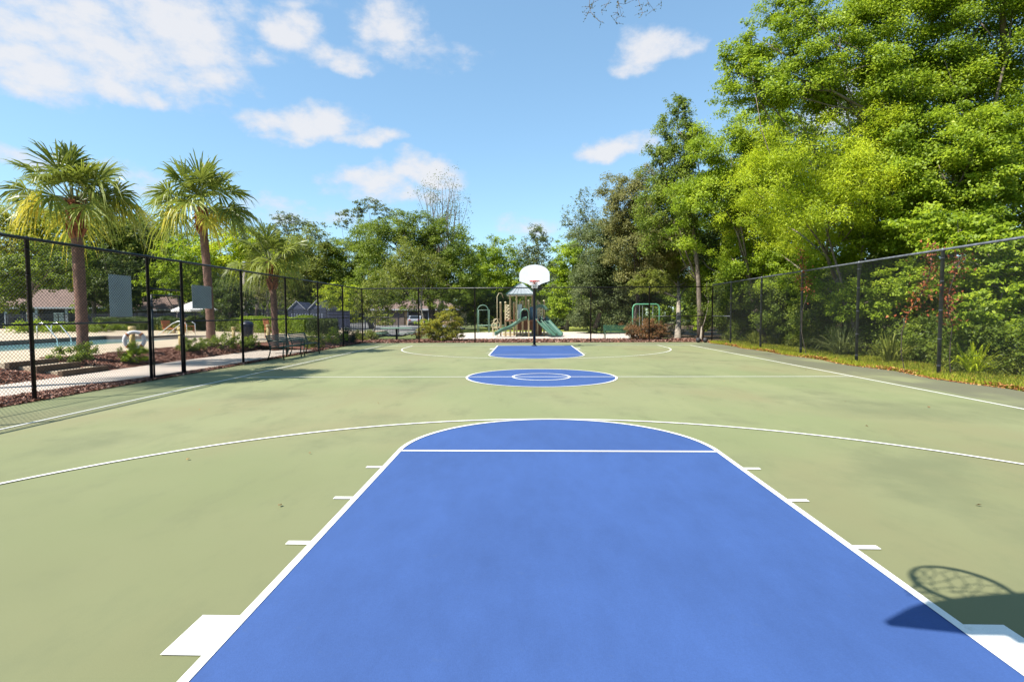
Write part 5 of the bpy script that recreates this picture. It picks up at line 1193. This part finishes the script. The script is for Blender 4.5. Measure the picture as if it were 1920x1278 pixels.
# ------------------------------------------------------------------ shrubs and hedges
GS = 'low shrubs in the mulch bed'
shrub('shrub', 'low round shrub left of the leftmost palm', (-13.0, 8.35, 0.27), (0.50, 0.50, 0.24), 'green', 0.06, 12, GS)
shrub('shrub', 'light green shrub right of the leftmost palm', (-12.35, 9.85, 0.13), (0.38, 0.42, 0.27), 'bright', 0.06, 11, GS)
shrub('shrub', 'low shrub seen through the gate', (-12.75, 13.2, 0.22), (0.44, 0.48, 0.28), 'green', 0.06, 11, GS)
shrub('shrub', 'spreading low shrub at the foot of the tallest palm', (-12.6, 15.0, 0.18), (0.50, 0.85, 0.34), 'green', 0.065, 12, GS)
shrub('shrub', 'dark low shrub beside the post right of the gate sign', (-12.2, 16.3, 0.16), (0.48, 0.60, 0.28), 'green', 0.065, 11, GS)
GB = 'bushes outside the left fence'
shrub('bush', 'round boxwood bush behind the far end of the benches', (-9.95, 17.75, 0.03), (0.50, 0.55, 0.36), 'green', 0.055, 8, GB, 0.3)
shrub('bush', 'yellow green bush between boxwood and clipped bush', (-10.05, 20.3, 0.05), (0.52, 0.6, 0.38), 'lime', 0.085, 6, GB)
shrub('bush', 'clipped dark bush at the far left fence corner', (-9.85, 21.9, 0.02), (0.42, 0.45, 0.42), 'dark', 0.07, 10, GB, 0.35, 0.9)
shrub('bush', 'small light bush under the crape myrtle', (-9.9, 25.2, 0.02), (0.9, 0.5, 0.32), 'olive', 0.085, 6, GB)
shrub('shrub', 'golden two lobed shrub left of the playset', (-5.1, 24.6, 0.0), (1, 1, 1), 'gold', 0.08, 10, None, 0.27, 0.6, blobs=[B(838, 603, 28, 21, 24.6), B(806, 614, 22, 16, 24.3), B(845, 622, 20, 15, 24.4), B(818, 628, 24, 12, 24.3)], stems=14)
shrub('shrub', 'russet topped shrub in front of the green swing frame', (6.6, 25.2, 0.0), (1, 1, 1), 'russet', 0.085, 7, None, 0.27, 0.6, blobs=[B(1210, 613, 33, 19, 25.2), B(1190, 622, 20, 14, 25.0), B(1235, 620, 20, 15, 25.2), B(1212, 630, 32, 9, 25.1)], stems=12)
shrub('shrub', 'dark purple shrub behind the leaning pale trunk', (9.0, 30, 0.0), (0.9, 0.7, 0.6), 'dark', 0.10, 6)
def hedge(label, A, Bp, w, z0, z1, lm, leaf=0.09, k=5.0):
    A = np.array([*A, 0.0]); Bp = np.array([*Bp, 0.0]); Ln = np.linalg.norm(Bp - A); ax_ = (Bp - A) / Ln; nr_ = np.array([-ax_[1], ax_[0], 0])
    r_ = thing('hedge', label, 'hedge', tuple((A + Bp) / 2 + np.array([0, 0, z0])))
    n_ = int(k * 3 * (Ln * (z1 - z0) + Ln * w) / (leaf * leaf * 0.45) * 0.5); t = rng.uniform(0, 1, n_) * Ln; u = rng.uniform(-1, 1, n_); v = rng.uniform(0, 1, n_) ** 0.7
    push = rng.uniform(0, 1, n_) < 0.6; u = np.where(push & (v < 0.8), np.sign(u) * (0.82 + 0.2 * np.abs(u)), u)
    ht = (z1 - z0) * (1 + 0.07 * np.sin(t * 2.3) + 0.05 * np.sin(t * 5.1 + 1)); C = A + np.outer(t, ax_) + np.outer(u * w / 2 * (1 + 0.15 * np.sin(t * 3.1)), nr_); C[:, 2] = z0 + v * ht
    N = np.outer(u, nr_) + np.outer(v * 1.2, [0, 0, 1]) + 0.7 * rng.normal(size=(n_, 3))
    quads('foliage', leaf_quads(C, N, leaf * rng.uniform(0.6, 1.3, n_), 0.5), 0.25 + 0.5 * rng.uniform(0, 1, n_) ** 1.4 + 0.12 * np.sin(t * 1.7), L[lm], r_)
    mb = MB()
    for i in range(int(Ln / 0.6) + 1): p = A + ax_ * min(Ln, i * 0.6); mb.tube([(p[0], p[1], z0 - 0.05), (p[0] + .05, p[1], z0 + (z1 - z0) * 0.7)], [0.025, 0.012], 5)
    mb.build('stem', M['bark'], r_)
hedge('long clipped hedge behind the orange chair and third palm', (-20.0, 30.5), (-14.0, 27.2), 1.1, 0.34, 1.42, 'bright', 0.10)
hedge('dark clipped hedge right of the third palm', (-12.9, 24.0), (-11.3, 24.3), 0.9, 0.1, 1.30, 'dark', 0.09)
hedge('dark hedge beyond the pool between the sign and the gate', (-36.0, 37.0), (-25.5, 35.9), 1.1, 0.34, 1.38, 'dark', 0.14)
hedge('low green hedge in front of the clubhouse at far left', (-41, 35.5), (-33.0, 33.5), 1.0, 0.34, 1.05, 'green', 0.13)
hedge('hedge along the pool right of the handrails', (-23.5, 33.5), (-20.5, 31.6), 1.0, 0.34, 1.35, 'green', 0.12)
GP = 'round bushes beyond the pool'
shrub('bush', 'large round bush beyond the pool at the left picture edge', (-36.2, 31.0, 0.34), (1.25, 1.1, 0.48), 'bright', 0.12, 6, GP)
shrub('bush', 'smaller round bush next to the nearest left fence post', (-34.0, 31.2, 0.34), (0.95, 0.9, 0.40), 'bright', 0.12, 6, GP)
shrub('bush', 'round bush between ladder rails and leftmost palm trunk', (-31.0, 31.5, 0.34), (1.2, 1.0, 0.40), 'green', 0.12, 6, GP)
shrub('ornamental_grass', 'yellow ornamental grass left of the gate post', (-24.6, 29.6, 0.34), (1.1, 0.9, 0.34), 'gold', 0.14, 5, None, 0.3, 0.8, aspect=0.2, cat='grass clump')
shrub('ornamental_grass', 'tan ornamental grass behind the blue bin', (-16.6, 24.5, 0.34), (0.95, 0.7, 0.42), 'tan', 0.12, 4, None, 0.3, 0.8, aspect=0.2, cat='grass clump')
shrub('bush', 'pink tinged low bush beside the picnic table', (-7.2, 27.6, 0.0), (0.55, 0.45, 0.26), 'russet', 0.09, 5)
shrub('bush', 'small round bush in front of the tan house, left one', (-19.6, 66, 0.0), (1.3, 1.0, 0.55), 'olive', 0.22, 6, 'bushes before the tan house')
shrub('bush', 'small round bush in front of the tan house, right one', (-13.6, 64, 0.0), (1.2, 1.0, 0.5), 'bright', 0.22, 6, 'bushes before the tan house')
